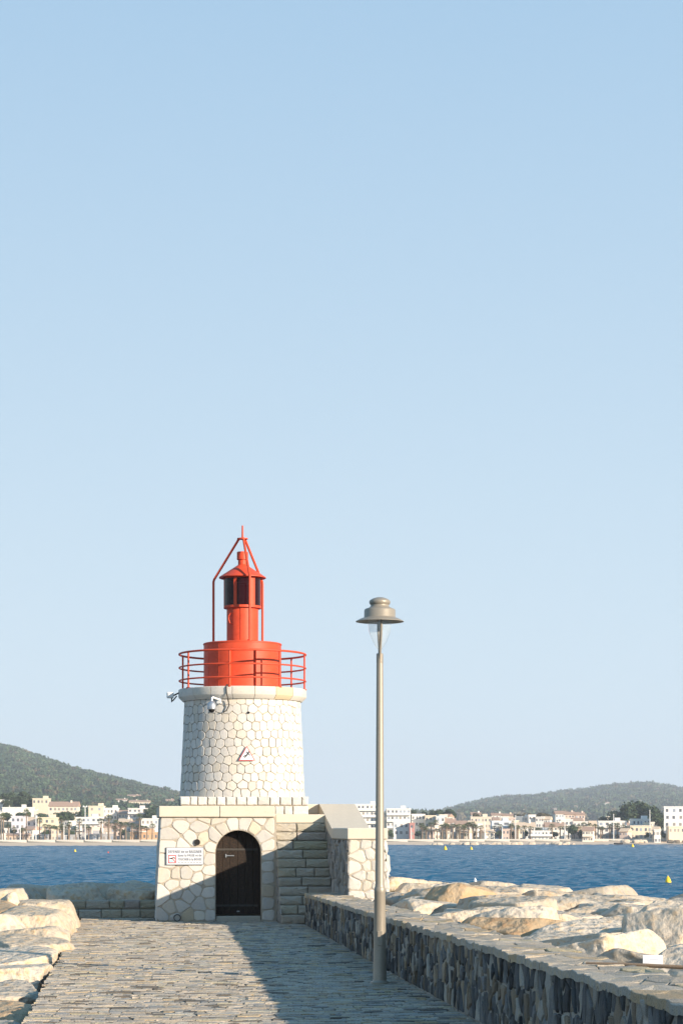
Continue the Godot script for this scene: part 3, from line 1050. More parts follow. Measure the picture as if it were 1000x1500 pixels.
func build_stairs_and_pier() -> void:
	var root := thing("stone_stairs", "stone stairs climbing to the lighthouse beside the arched door", "stairs", Vector3.ZERO, TURN)
	var mb := MB.new()
	var rise := 0.205
	var run := 0.195
	for k in 11:
		mb.box(Vector3(3.31, -0.2, -47.9), Vector3(4.47, (k + 1) * rise - 0.03, -45.62 - k * run))
	var core := part(mb, "stair_core", M.mortar, root)
	for k in 11:
		course(root, "step_stone", M.step_stone, 3.29, 4.49, k * rise, (k + 1) * rise, -45.55 - k * run, 0.34, 0.38, 0.72)
	mb = MB.new()
	mb.box(Vector3(3.285, 11 * rise + 0.004, -49.3), Vector3(4.47, 2.46, -45.55 - 11 * run + 0.03), 0.015)
	part(mb, "landing_slab", M.coping, root)
	# flank of the stairs that shows beside the door
	var map := func(s: float, t: float, h: float) -> Vector3: return Vector3(3.31 - h, t, s)
	var seeds := PackedVector2Array()
	for r in 10:
		for q in 7:
			seeds.push_back(Vector2(-47.2 + q * 0.25 + rng.randf_range(-0.07, 0.07) + (0.12 if r % 2 else 0.0), 0.1 + r * 0.2 + rng.randf_range(-0.05, 0.05)))
	for poly in cells(seeds, Rect2(-47.06, 0.0, 1.56, 2.1), 0.8):
		# cut by the slope of the steps
		var cut := Geometry2D.intersect_polygons(poly, PackedVector2Array([Vector2(-47.1, -0.1), Vector2(-45.56, -0.1), Vector2(-45.56, 0.2), Vector2(-47.1, 1.5)]))
		for q in cut:
			var p2 := tidy(q, 0.02)
			if p2.size() < 3: continue
			if Geometry2D.is_polygon_clockwise(p2): p2.reverse()
			mb = MB.new()
			lime_tone(mb, 0.75, 1.0)
			if stone(mb, roughen(p2, 0.1, 0.006), map, 0.02, rng.randf_range(0.01, 0.03), 0.018, 0.006): part(mb, "flank_stone", M.rubble, core)

	var pier := thing("wave_wall", "rough stone wave wall with sloping cream coping beside the stairs", "wall", Vector3.ZERO, TURN)
	var zf := PF
	var ua := 4.52
	var ub := 5.28
	var prof := PackedVector2Array([Vector2(42.75, -0.6), Vector2(49.6, -0.6), Vector2(49.6, 2.48), Vector2(49.1, 2.48), Vector2(46.05, 1.90), Vector2(42.75, 1.90)])
	# body: prism along x; local x of the prism = distance
	mb = MB.new()
	var xf := Transform3D(Basis(Vector3(0, 0, -1), Vector3(0, 1, 0), Vector3(1, 0, 0)), Vector3.ZERO)
	mb.prism(prof, ua, ub, xf)
	var body := part(mb, "rubble_body", M.mortar_light, pier)
	# copings
	mb = MB.new()
	mb.box(Vector3(ua - 0.05, 1.90, -46.05), Vector3(ub + 0.05, 2.14, zf + 0.05), 0.02)
	part(mb, "coping_stone", M.coping, pier)
	mb = MB.new()
	mb.prism(PackedVector2Array([Vector2(46.056, 1.902), Vector2(49.1, 2.48), Vector2(49.65, 2.48), Vector2(49.65, 2.72), Vector2(49.1, 2.72), Vector2(46.056, 2.14)]), ua - 0.05, ub + 0.05, xf)
	part(mb, "sloping_coping", M.coping, pier)
	mb = MB.new()
	mb.box(Vector3(4.10, 2.47, -49.6), Vector3(ua - 0.055, 2.715, -49.2), 0.015)
	part(mb, "coping_stone", M.coping, pier)
	# left face: thin upright rubble, seen edge on
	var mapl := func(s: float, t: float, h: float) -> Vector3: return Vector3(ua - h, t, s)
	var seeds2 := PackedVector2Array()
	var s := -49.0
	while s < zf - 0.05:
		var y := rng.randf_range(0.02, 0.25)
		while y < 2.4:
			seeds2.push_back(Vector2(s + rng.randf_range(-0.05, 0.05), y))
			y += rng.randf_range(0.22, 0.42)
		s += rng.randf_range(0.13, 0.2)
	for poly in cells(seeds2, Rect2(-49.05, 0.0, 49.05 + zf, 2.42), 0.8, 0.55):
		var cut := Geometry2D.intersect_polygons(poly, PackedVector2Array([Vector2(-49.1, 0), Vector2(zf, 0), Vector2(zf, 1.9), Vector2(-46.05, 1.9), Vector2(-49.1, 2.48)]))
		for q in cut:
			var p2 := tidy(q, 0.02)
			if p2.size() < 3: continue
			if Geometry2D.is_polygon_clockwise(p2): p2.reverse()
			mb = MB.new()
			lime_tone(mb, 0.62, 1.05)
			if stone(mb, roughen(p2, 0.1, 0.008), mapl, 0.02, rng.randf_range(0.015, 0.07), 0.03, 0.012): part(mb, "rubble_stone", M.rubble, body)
	# front face, pale in the sun, its right edge leaning out
	var mapf := func(a: float, b: float, h: float) -> Vector3: return Vector3(a + maxf(0.0, a - ua - 0.1) * (1.9 - b) * 0.1, b, zf + h)
	var seeds3 := PackedVector2Array()
	for r in 9:
		for q in 4:
			seeds3.push_back(Vector2(ua + 0.12 + q * 0.21 + (0.1 if r % 2 else 0.0) + rng.randf_range(-0.06, 0.06), 0.1 + r * 0.21 + rng.randf_range(-0.05, 0.05)))
	for poly in cells(seeds3, Rect2(ua - 0.02, 0.0, ub - ua + 0.04, 1.895), 0.8):
		mb = MB.new()
		lime_tone(mb, 0.86, 1.05)
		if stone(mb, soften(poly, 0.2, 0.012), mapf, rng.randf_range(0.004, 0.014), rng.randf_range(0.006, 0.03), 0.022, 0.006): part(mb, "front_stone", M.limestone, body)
	var mapr := func(a: float, b: float, h: float) -> Vector3: return Vector3(ub + 0.07 * (1.9 - b) + h, b, -a)
	var seeds4 := PackedVector2Array()
	for r in 9:
		for q in 16: seeds4.push_back(Vector2(42.9 + q * 0.38 + (0.18 if r % 2 else 0.0) + rng.randf_range(-0.08, 0.08), 0.1 + r * 0.21 + rng.randf_range(-0.05, 0.05)))
	for poly in cells(seeds4, Rect2(42.75, 0.0, 6.3, 1.9), 0.8):
		mb = MB.new()
		lime_tone(mb, 0.86, 1.05)
		if stone(mb, roughen(poly, 0.12, 0.009), mapr, 0.024, rng.randf_range(0.02, 0.09), 0.04, 0.01): part(mb, "seaward_stone", M.limestone, body)

	var st := thing("retaining_courses", "two shaded courses of squared stone left of the lighthouse base", "wall", Vector3.ZERO, TURN)
	mb = MB.new()
	mb.box(Vector3(-1.6, -0.3, -50.1), Vector3(0.62, 0.17, -49.22))
	mb.box(Vector3(-1.6, -0.3, -50.3), Vector3(0.62, 0.38, -49.5))
	part(mb, "mortar_core", M.mortar, st)
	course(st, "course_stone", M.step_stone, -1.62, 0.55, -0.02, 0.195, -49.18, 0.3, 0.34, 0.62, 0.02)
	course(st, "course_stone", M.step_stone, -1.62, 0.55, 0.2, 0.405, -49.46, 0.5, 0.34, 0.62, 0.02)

# ---------- boulders ----------
func lay(seed_: int, u: float, top: float, v: float, size: Vector3, turn: float, m: Material, label: String, group: String, level := 4, tint := Color(1, 1, 1)) -> void:
	var o := piece(boulder(seed_, size, level, true, tint), "boulder", m, self)
	o.position = wor(Vector3(u, top - size.y * 0.64, -v))
	o.rotation.y = turn
	tag(o, label, "boulder", group)
func edge(v: float) -> float:
	if v < 38.0: return 10.6
	if v < 46.0: return lerpf(10.3, 8.6, (v - 38.0) / 8.0)
	return lerpf(8.6, 5.2, (v - 46.0) / 5.0)
func build_boulders() -> void:
	var sd := 100
	var hn := noise(77, 0.25, 2)
	# seaward side, behind the low wall
	var v := 17.2
	var row := 0
	while v < 50.8:
		var u := 5.55 + (0.6 if row % 2 else 0.0) + (0.25 if v > 42.0 else 0.0)
		var last := edge(v) + 1.6
		while u < last:
			sd += 1
			var uu := u + rng.randf_range(-0.22, 0.22)
			var vv := v + rng.randf_range(-0.28, 0.28)
			var sz := Vector3(rng.randf_range(0.78, 1.2), rng.randf_range(0.5, 0.75), rng.randf_range(0.72, 1.05))
			var top := 0.80 + hn.get_noise_2d(uu, vv) * 0.16 + rng.randf_range(-0.14, 0.1) + clampf((vv - 30.0) / 15.0, 0.0, 1.0) * 0.08
			if uu > edge(vv): top -= 0.55 + (uu - edge(vv)) * 0.35
			if uu > vv * 0.2685 + 1.8:
				u += 1.4
				continue
			if uu < 6.1 and vv < 43.0:
				top = minf(top, parapet_height(vv) + 0.03)
				uu = maxf(uu, 4.54 + sz.x * 0.64)
			if vv > 41.5: uu = maxf(uu, 5.5 + sz.x * 0.66)
			var k := rng.randf()
			var tone := rng.randf_range(0.74, 0.99)
			var tint := Color(tone, tone * 0.985, tone * 0.96)
			var m: Material = M.boulder
			var label := "cream limestone boulder in the heap between low wall and sea"
			if k < 0.09:
				m = M.boulder_rust
				label = "orange-stained boulder in the heap between low wall and sea"
			elif k < 0.42:
				tint = Color(tone * 1.16, tone * 1.16, tone * 1.16)
				label = "whitish limestone boulder in the heap between low wall and sea"
			elif k < 0.52:
				tint = Color(tone * 0.87, tone * 0.89, tone * 0.91)
				label = "greyish boulder in the heap between low wall and sea"
			var zone := "wedged against the low wall" if uu < 6.2 else ("on the ridge above the sea" if uu > edge(vv) - 1.3 or vv > 47.5 else "in the middle of the heap behind the low wall")
			if vv > 41.5 and uu < 7.0: zone = "below the wave wall"
			label = label.replace("in the heap between low wall and sea", zone)
			lay(sd, uu, top, vv, sz, rng.randf() * TAU, m, label, label.replace("boulder ", "boulders "), 5 if vv < 33.0 and uu < vv * 0.2685 + 0.6 else (4 if vv < 48.0 else 3), tint)
			u += rng.randf_range(1.1, 1.36)
		v += 1.08
		row += 1
	for q in [[6.35, 1.08, 23.6, 0.8, 0.95, 0.8, "tall whitish block leaning up behind the placard"], [5.16, 0.9, 22.2, 0.7, 0.75, 0.9, "broad white boulder beside the placard, overlapping the low wall"], [5.36, 0.88, 28.2, 0.95, 0.75, 0.9, "large white boulder rising above the capping of the low wall"], [7.1, 0.98, 27.5, 0.9, 0.8, 0.8, "angular white boulder standing up behind the tall whitish block"]]:
		sd += 1
		lay(sd, q[0], q[1], q[2], Vector3(q[3], q[4], q[5]), rng.randf() * TAU, M.boulder, q[6], "", 5, g(1.0))
	# beside the walkway, on the harbour side
	var left := [
		[-1.95, -0.04, 21.2, 0.78, 0.5, 1.0, 0], [-1.72, -0.16, 23.6, 0.56, 0.5, 1.0, 3], [-1.80, -0.10, 25.9, 0.62, 0.5, 1.15, 1], [-1.70, -0.02, 28.3, 0.55, 0.5, 1.2, 3], [-1.88, 0.06, 30.9, 0.72, 0.55, 1.5, 2], [-1.95, 0.10, 33.6, 0.80, 0.55, 1.5, 2],
		[-1.95, 0.16, 36.3, 0.82, 0.6, 1.5, 0], [-1.85, 0.26, 39.0, 0.74, 0.6, 1.6, 0], [-2.75, 0.40, 40.6, 0.80, 0.6, 1.2, 2], [-1.98, 0.42, 42.2, 0.86, 0.7, 1.9, 0], [-1.86, 0.50, 45.4, 0.80, 0.75, 1.9, 0],
		[-3.1, 0.50, 43.4, 0.9, 0.7, 1.5, 1], [-3.2, 0.54, 46.6, 1.0, 0.7, 1.5, 0], [-3.0, 0.06, 36.9, 0.9, 0.6, 1.3, 0], [-3.1, -0.2, 33.6, 0.9, 0.6, 1.4, 2], [-3.0, -0.3, 30.4, 0.9, 0.6, 1.4, 0], [-2.9, -0.4, 27.2, 0.9, 0.6, 1.3, 3], [-2.9, -0.5, 24.0, 0.9, 0.6, 1.3, 0],
		[-4.6, 0.2, 45.2, 1.0, 0.7, 1.3, 0], [-4.4, 0.0, 41.6, 1.0, 0.7, 1.3, 2]]
	for q in left:
		sd += 1
		var tone := rng.randf_range(0.82, 0.97)
		var kinds := ["cream limestone boulder edging the walkway on the harbour side", "orange-stained boulder edging the walkway on the harbour side", "whitish limestone boulder edging the walkway on the harbour side", "greyish boulder edging the walkway on the harbour side"]
		var tint: Color = [Color(tone, tone * 0.97, tone * 0.92), g(tone), g(tone * 1.14), g(tone * 0.93)][q[6]]
		lay(sd, q[0], q[1], q[2], Vector3(q[3] * 1.25, q[4], q[5]), rng.randf_range(-0.15, 0.15), M.boulder_rust if q[6] == 1 else M.boulder, kinds[q[6]], kinds[q[6]].get_slice(" edging", 0) + "s on the harbour side", 5 if q[2] < 38.0 and q[0] > -2.3 else 4, tint)
	lay(991, -2.62, 0.68, 44.6, Vector3(0.24, 0.36, 0.26), 0.5, M.boulder, "small upright boulder perched on the slabs beside the shaded courses", "", 3, g(1.0))
	# in the lighthouse's shade, beyond the two courses
	for q in [[0.15, 0.74, 51.0, 1.0, 0.7, 0.9], [-1.35, 0.70, 51.0, 1.15, 0.7, 1.0], [-3.0, 0.64, 51.0, 1.2, 0.7, 1.1], [-4.6, 0.6, 49.6, 1.2, 0.7, 1.2], [-0.5, 0.68, 52.8, 1.3, 0.7, 1.0], [-2.3, 0.62, 52.9, 1.3, 0.7, 1.0], [-4.0, 0.55, 52.2, 1.3, 0.7, 1.0], [0.9, 0.55, 52.8, 1.3, 0.7, 1.0]]:
		sd += 1
		lay(sd, q[0], q[1], q[2], Vector3(q[3], q[4], q[5]), rng.randf() * TAU, M.boulder, "pale boulder heaped beyond the two courses of squared stone", "boulders beyond the two courses", 4, g(rng.randf_range(0.82, 0.95)))

# ---------- street lamp ----------
func build_street_lamp() -> void:
	var root := thing("street_lamp", "tall beige street lamp with bell shade and clear globe beside the low wall", "street lamp", P(556, 1440, 28.3))
	root.position.y = 0.0
	var mb := MB.new()
	mb.lathe([Vector2(0.125, -0.02), Vector2(0.125, 0.012), Vector2(0.098, 0.03), Vector2(0.092, 0.05), Vector2(0.077, 1.24), Vector2(0.079, 1.245), Vector2(0.080, 1.285), Vector2(0.077, 1.31), Vector2(0.068, 1.33)], 28)
	part(mb, "pole_base", M.lamp_paint, root)
	mb = MB.new()
	mb.lathe([Vector2(0.069, 1.325), Vector2(0.0625, 1.37), Vector2(0.0455, 4.50)], 24)
	part(mb, "pole", M.lamp_paint, root)
	mb = MB.new()
	mb.lathe([Vector2(0.046, 4.42), Vector2(0.047, 4.425), Vector2(0.0465, 4.55), Vector2(0.02, 4.56)], 20)
	part(mb, "sleeve", M.lamp_paint, root)
	for s in [-1.0, 1.0]:
		mb = MB.new()
		var d := Vector3(0.09 * s, 0, 0.996 * s)
		mb.tube([Vector3(0, 4.46, 0) + d * 0.03, Vector3(0, 4.62, 0) + d * 0.05, Vector3(0, 4.75, 0) + d * 0.12, Vector3(0, 4.88, 0) + d * 0.178, Vector3(0, 5.02, 0) + d * 0.19], [0.018], 8)
		part(mb, "globe_arm", M.lamp_paint, root)
	mb = MB.new()
	mb.lathe([Vector2(0.0, 4.60), Vector2(0.03, 4.612), Vector2(0.065, 4.66), Vector2(0.105, 4.735), Vector2(0.138, 4.815), Vector2(0.157, 4.90), Vector2(0.16, 4.96), Vector2(0.155, 5.02)], 32)
	part(mb, "globe", M.clear_glass, root)
	mb = MB.new()
	mb.lathe([Vector2(0.0, 4.90), Vector2(0.014, 4.905), Vector2(0.018, 4.94), Vector2(0.016, 4.98), Vector2(0.016, 5.03)], 14)
	part(mb, "bulb", M.white_plastic, root)
	mb = MB.new()
	mb.lathe([Vector2(0.0, 5.035), Vector2(0.20, 5.03), Vector2(0.26, 5.018), Vector2(0.325, 4.990), Vector2(0.333, 4.991), Vector2(0.33, 4.999), Vector2(0.27, 5.030), Vector2(0.222, 5.048), Vector2(0.217, 5.055), Vector2(0.215, 5.15), Vector2(0.205, 5.165),
		Vector2(0.150, 5.185), Vector2(0.128, 5.205), Vector2(0.126, 5.222), Vector2(0.138, 5.235), Vector2(0.146, 5.252), Vector2(0.146, 5.272), Vector2(0.136, 5.288), Vector2(0.10, 5.31), Vector2(0.05, 5.326), Vector2(0.0, 5.33)], 40)
	part(mb, "shade", M.lamp_paint, root)
	mb = MB.new()
	mb.box(Vector3(-0.035, 0.52, 0.079), Vector3(0.035, 0.72, 0.093), 0.006)
	part(mb, "service_hatch", M.lamp_paint, root)

# ---------- signs, cameras, odds and ends ----------
func letters(text: String, size: float, width: float, at: Vector3, root: Node, called: String, bold := true) -> void:
	var tm := TextMesh.new()
	tm.text = text
	var f := SystemFont.new()
	f.font_names = PackedStringArray(["Droid Sans"])
	if bold: f.font_weight = 700
	tm.font = f
	tm.font_size = 48
	tm.pixel_size = size / 48.0
	tm.depth = 0.002
	tm.horizontal_alignment = HORIZONTAL_ALIGNMENT_LEFT
	var o := piece(tm, called, M.sign_ink, root)
	o.position = at
	o.scale.x = width / tm.get_aabb().size.x
	o.position.x = at.x - tm.get_aabb().position.x * o.scale.x
func build_small_things() -> void:
	# bathing notice
	var at := wor(Vector3(1.20, 1.50, BZ + 0.055))
	var s := thing("notice_sign", "white rectangular bathing notice fixed to the lighthouse base by the door", "sign", at, TURN)
	var mb := MB.new()
	mb.box(Vector3(-0.42, -0.195, -0.012), Vector3(0.42, 0.195, 0.0), 0.003)
	part(mb, "panel", M.white_sign, s)
	mb = MB.new()
	for q in [[-0.425, -0.2, 0.425, -0.19], [-0.425, 0.19, 0.425, 0.2], [-0.425, -0.19, -0.415, 0.19], [0.415, -0.19, 0.425, 0.19]]:
		mb.box(Vector3(q[0], q[1], -0.014), Vector3(q[2], q[3], 0.008))
	part(mb, "frame", M.grey_metal, s)
	letters("DEFENSE de se BAIGNER", 0.088, 0.765, Vector3(-0.385, 0.098, 0.002), s, "lettering")
	letters("dans la PASSE et de", 0.076, 0.545, Vector3(-0.165, 0.012, 0.002), s, "lettering")
	letters("TOUCHER à la BOUEE", 0.076, 0.545, Vector3(-0.165, -0.078, 0.002), s, "lettering")
	mb = MB.new()
	var x := -0.165
	while x < 0.38:
		var w := rng.randf_range(0.02, 0.06)
		mb.box(Vector3(x, -0.158, 0.0005), Vector3(minf(x + w, 0.38), -0.147, 0.0025))
		x += w + 0.02
	part(mb, "fine_print", M.sign_ink, s)
	mb = MB.new()
	for q in [[-0.385, -0.165, -0.205, -0.145], [-0.385, 0.005, -0.205, 0.025], [-0.385, -0.145, -0.367, 0.005], [-0.223, -0.145, -0.205, 0.005]]:
		mb.box(Vector3(q[0], q[1], 0.0005), Vector3(q[2], q[3], 0.003))
	part(mb, "red_border", M.sign_red, s)
	mb = MB.new()
	mb.prism(PackedVector2Array([Vector2(-0.365, -0.143), Vector2(-0.26, -0.143), Vector2(-0.275, -0.10), Vector2(-0.31, -0.085), Vector2(-0.345, -0.10), Vector2(-0.365, -0.09)]), 0.0005, 0.0025)
	part(mb, "water_symbol", M.sign_water, s)
	mb = MB.new()
	mb.tube([Vector3(-0.30, -0.065, 0.004), Vector3(-0.275, -0.035, 0.004), Vector3(-0.25, -0.03, 0.004), Vector3(-0.232, -0.06, 0.004)], [0.009], 6)
	mb.tube([Vector3(-0.355, -0.055, 0.004), Vector3(-0.325, -0.05, 0.004), Vector3(-0.30, -0.065, 0.004)], [0.008, 0.013, 0.01], 6)
	part(mb, "swimmer_symbol", M.black, s)
	mb = MB.new()
	mb.tube([Vector3(-0.30, -0.035, 0.005), Vector3(-0.225, -0.135, 0.005)], [0.007], 6)
	part(mb, "strike_bar", M.sign_red, s)
	# triangular warning
	var a := A(3.9)
	var ty := EYE + (HY - 1105.0) * 47.9 / FPX
	var tri := thing("warning_sign", "triangular red-edged falling-person warning on the lighthouse tower", "sign", wor(at_tower(a, 1.50, ty)), TURN + a)
	tri.rotation.x = -0.04
	tri.scale = Vector3(0.9, 0.9, 1.0)
	var h := 0.40
	var o3 := PackedVector2Array([Vector2(-0.215, -0.165), Vector2(0.215, -0.165), Vector2(0.0, 0.215)])
	mb = MB.new()
	mb.prism(o3, -0.004, 0.002)
	part(mb, "panel", M.white_sign, tri)
	var i3 := inset(o3, 0.016)
	mb = MB.new()
	for k in 3: mb.prism(PackedVector2Array([o3[k], o3[(k + 1) % 3], i3[(k + 1) % 3], i3[k]]), 0.0022, 0.005)
	part(mb, "red_border", M.sign_red, tri)
	mb = MB.new()
	mb.tube([Vector3(0.035, 0.03, 0.006), Vector3(0.0, -0.03, 0.006)], [0.017, 0.015], 6)
	mb.tube([Vector3(0.0, -0.03, 0.006), Vector3(-0.04, -0.03, 0.006), Vector3(-0.085, -0.065, 0.006)], [0.011], 6)
	mb.tube([Vector3(0.0, -0.03, 0.006), Vector3(-0.03, -0.06, 0.006), Vector3(-0.05, -0.09, 0.006)], [0.011], 6)
	mb.tube([Vector3(0.033, 0.025, 0.006), Vector3(0.06, 0.0, 0.006), Vector3(0.08, -0.035, 0.006)], [0.009], 6)
	mb.tube([Vector3(0.028, 0.03, 0.006), Vector3(0.0, 0.045, 0.006), Vector3(-0.015, 0.075, 0.006)], [0.009], 6)
	mb.lathe([Vector2(0, 0), Vector2(0.019, 0.0), Vector2(0.019, 0.006)], 10)
	for k in range(mb.v.size() - 10 * 12, mb.v.size()): mb.v[k] = Vector3(mb.v[k].x, -mb.v[k].z, mb.v[k].y) + Vector3(0.05, 0.055, 0.004)
	part(mb, "falling_figure", M.black, tri)
	# dome camera under the cornice
	a = A(-22.5)
	var dc := thing("dome_camera", "grey dome camera hanging from the lighthouse cornice", "camera", wor(at_tower(a, 1.86, 4.95)), TURN + a)
	mb = MB.new()
	mb.lathe([Vector2(0.075, -0.06), Vector2(0.105, -0.05), Vector2(0.11, 0.0), Vector2(0.10, 0.07), Vector2(0.07, 0.12), Vector2(0.03, 0.14), Vector2(0.028, 0.22), Vector2(0.0, 0.225)], 24)
	part(mb, "housing", M.grey_metal, dc)
	mb = MB.new()
	mb.lathe([Vector2(0.0, -0.13), Vector2(0.04, -0.12), Vector2(0.068, -0.09), Vector2(0.078, -0.055)], 20)
	part(mb, "dome", M.black, dc)
	mb = MB.new()
	mb.tube([Vector3(0, 0.2, 0.0), Vector3(0, 0.23, -0.06), Vector3(0, 0.2, -0.42)], [0.026], 8)
	mb.box(Vector3(-0.06, 0.1, -0.44), Vector3(0.06, 0.28, -0.41), 0.01)
	part(mb, "bracket", M.white_plastic, dc)
	# box camera on the left rim
	a = A(-84.0)
	var bc := thing("box_camera", "white box camera on an arm at the rim of the gallery", "camera", wor(at_tower(a, 1.72, 5.27)), TURN)
	mb = MB.new()
	mb.box(Vector3(-0.10, -0.02, -0.10), Vector3(0.07, 0.12, 0.10), 0.02)
	part(mb, "housing", M.white_plastic, bc)
	mb = MB.new()
	mb.tube([Vector3(0.04, 0.03, 0.02), Vector3(0.12, 0.07, 0.03), Vector3(0.22, 0.12, 0.03)], [0.018], 8)
	part(mb, "arm", M.iron, bc)
	mb = MB.new()
	mb.tube([Vector3(0.02, -0.02, 0.06), Vector3(0.02, -0.12, 0.07), Vector3(0.05, -0.08, 0.06), Vector3(0.14, 0.03, 0.05)], [0.016], 7)
	part(mb, "cable", M.iron, bc)
	# cable over the cornice
	var cb := MB.new()
	cb.tube([at_tower(A(-14), 1.2, 5.48), at_tower(A(-14), 1.52, 5.485), at_tower(A(-14), 1.56, 5.42), at_tower(A(-13.6), 1.56, 5.27), at_tower(A(-13.0), 1.47, 5.14), at_tower(A(-12.6), 1.46, 5.0), at_tower(A(-15.0), 1.46, 4.88), at_tower(A(-18.0), 1.47, 4.86)], [0.014], 7)
	var co := part(cb, "cable", M.iron, self)
	co.rotation.y = TURN
	tag(co, "dark cable running over the cornice down to the dome camera", "cable")
	# mooring ring
	mb = MB.new()
	var pts := []
	for k in 25: pts.append(Vector3(cos(TAU * k / 24.0) * 0.075, sin(TAU * k / 24.0) * 0.075, 0))
	mb.tube(pts, [0.012], 8, false)
	var ro := part(mb, "mooring_ring", M.iron, self)
	ro.position = wor(Vector3(1.02, 0.085, BZ + 0.07))
	ro.rotation = Vector3(-0.15, TURN, 0)
	tag(ro, "iron mooring ring at the foot of the lighthouse base", "ring")
	# pole lying over the wall
	mb = MB.new()
	var p0 := P(858, 1411, 18.9)
	var p1 := P(1045, 1419, 18.2)
	mb.tube([p0, p0.lerp(p1, 0.35) + Vector3(0, 0.004, 0), p1], [0.013, 0.018, 0.019], 9)
	part(mb, "wooden_pole", M.old_wood, self)
	tag(get_child(-1), "weathered brown pole lying on the capping of the low wall", "pole")
	# placard among the boulders
	var pl := thing("placard", "small white placard propped on a pale boulder behind the pole", "sign", P(955.5, 1417, 19.6), -0.1)
	pl.rotation.x = -0.2
	mb = MB.new()
	mb.box(Vector3(-0.095, 0, -0.004), Vector3(0.095, 0.118, 0.004), 0.001)
	part(mb, "board", M.white_sign, pl)
	mb = MB.new()
	mb.box(Vector3(-0.03, 0.072, 0.0035), Vector3(0.05, 0.082, 0.005)); mb.box(Vector3(-0.08, 0.04, 0.0035), Vector3(-0.035, 0.047, 0.005)); mb.box(Vector3(-0.08, 0.072, 0.0035), Vector3(-0.045, 0.078, 0.005))
	mat("faint_ink", Color(0.45, 0.48, 0.55), 0.6)
	part(mb, "faded_print", M.faint_ink, pl)
	# dry grass by the wave wall
	mb = MB.new()
	for k in 420:
		var b := Vector3(rng.randf_range(-0.32, 0.32), 0, rng.randf_range(-0.25, 0.25))
		var tip := b * 1.25 + Vector3(rng.randf_range(-0.1, 0.1), rng.randf_range(0.12, 0.3), rng.randf_range(-0.1, 0.1))
		var w := Vector3(rng.randf_range(-1, 1), 0, rng.randf_range(-1, 1)).normalized() * 0.007
		mb.col = g(rng.randf_range(0.6, 1.5))
		mb.tri(b - w, b + w, tip)
	var go := part(mb, "dry_grass", M.dry_grass, self)
	go.position = wor(Vector3(5.75, 0.60, -44.4))
	tag(go, "dry brown grass tuft at the foot of the wave wall", "grass", "", "stuff")

# ---------- far shore ----------
func shore(x: float) -> float:   # distance of the waterline, by the bearing x/d
	return lerpf(783.0, 860.0, clampf((x / 800.0 + 0.167) * 3.0, -1.0, 2.0))
func ground(x: float, d: float) -> float:
	var off := d - shore(x)
	var tab := [[-60, -6.5], [0, -4.86], [8, -4.6], [36, -3.6], [38.5, -3.2], [110, -2.8], [180, 1.5], [280, 6.0], [500, 7.0], [1000, 7.0], [4000, 7.0]]
	for k in tab.size() - 1:
		if off <= tab[k + 1][0]: return lerpf(tab[k][1], tab[k + 1][1], clampf((off - tab[k][0]) / (tab[k + 1][0] - tab[k][0]), 0, 1))
	return 7.0
func build_land() -> void:
	var mb := MB.new()
	var sand := MB.new()
	var offs := [-60.0, 0.0, 8.0, 22.0, 36.0, 38.5, 110.0, 180.0, 280.0, 500.0, 1000.0, 3600.0]
	for i in offs.size() - 1:
		for k in 60:
			var x0 := -900.0 + k * 30.0
			var x1 := x0 + 30.0
			var m := sand if i < 4 else mb
			var q := []
			for e in [[x0, offs[i]], [x1, offs[i]], [x1, offs[i + 1]], [x0, offs[i + 1]]]:
				var d: float = shore(e[0]) + e[1]
				q.append(Vector3(e[0] * (1.0 if e[1] < 600 else 2.2), ground(e[0], d), -d))
			m.quad(q[0], q[1], q[2], q[3])
	tag(part(mb, "land", M.land, self), "low land rising behind the town across the bay", "land", "", "structure")
	tag(part(sand, "beach", M.sand, self), "pale sand beach along the far shore", "beach", "", "structure")
	# promenade wall
	for k in 34:
		var x0 := -170.0 + k * 11.0
		var m2 := MB.new()
		var d := shore(x0 + 5.5) + 37.0
		m2.col = Color(0.6, 0.56, 0.5) * rng.randf_range(0.85, 1.05)
		m2.box(Vector3(0.03, -1.2, -0.4), Vector3(10.97, 0.75, 0.0), 0.05)
		var o := part(m2, "sea_wall", M.plaster, self)
		o.position = Vector3(x0, -3.3, -d)
		tag(o, "low pale section of the promenade wall above the far beach", "wall", "promenade wall sections")
	# rocky foreshore at the waterline
	for k in 70:
		var px := rng.randf_range(618, 862) if k < 50 else (rng.randf_range(908, 948) if k < 62 else rng.randf_range(974, 1010))
		var d := shore((px - 500.0) * 0.28) + rng.randf_range(-2.0, 5.0)
		if k >= 50: d += rng.randf_range(0, 6)
		var sz := rng.randf_range(0.5, 1.5)
		var o := piece(boulder(700 + k, Vector3(sz * 1.4, sz * 0.8, sz), 2), "shore_rock", M.boulder if k < 62 else M.core, self)
		o.position = Vector3((px - 500.0) * d / FPX, SEA + sz * 0.3 + (0.9 if k >= 50 else 0.0), -d)
		tag(o, "brown rock on the far foreshore" if k < 62 else "dark rock on the far foreshore below the tall white block", "rock", "foreshore rocks" if k < 62 else "dark foreshore rocks")
	hill("hill", "wooded hill rising beyond the left half of the town", [[-260, 1040], [-120, 1062], [0, 1092], [35, 1102], [63, 1112], [84, 1119], [112, 1128], [140, 1134], [165, 1141], [182, 1145], [198, 1149], [221, 1155], [239, 1158.5], [250, 1160], [258, 1163], [300, 1176], [360, 1190], [440, 1205]], 2900.0, 1500.0, 17000, 901, 1.35)
	hill("hill", "long hazy wooded hill beyond the right half of the town", [[560, 1206], [640, 1195], [664, 1188], [677, 1182], [700, 1178], [712, 1174], [742, 1171.5], [774, 1169], [795, 1167], [819, 1163], [856, 1160], [892, 1153], [924, 1149.5], [955, 1150], [982, 1155], [1000, 1159], [1060, 1168], [1160, 1180], [1300, 1196]], 4800.0, 2800.0, 24000, 902, 2.1)
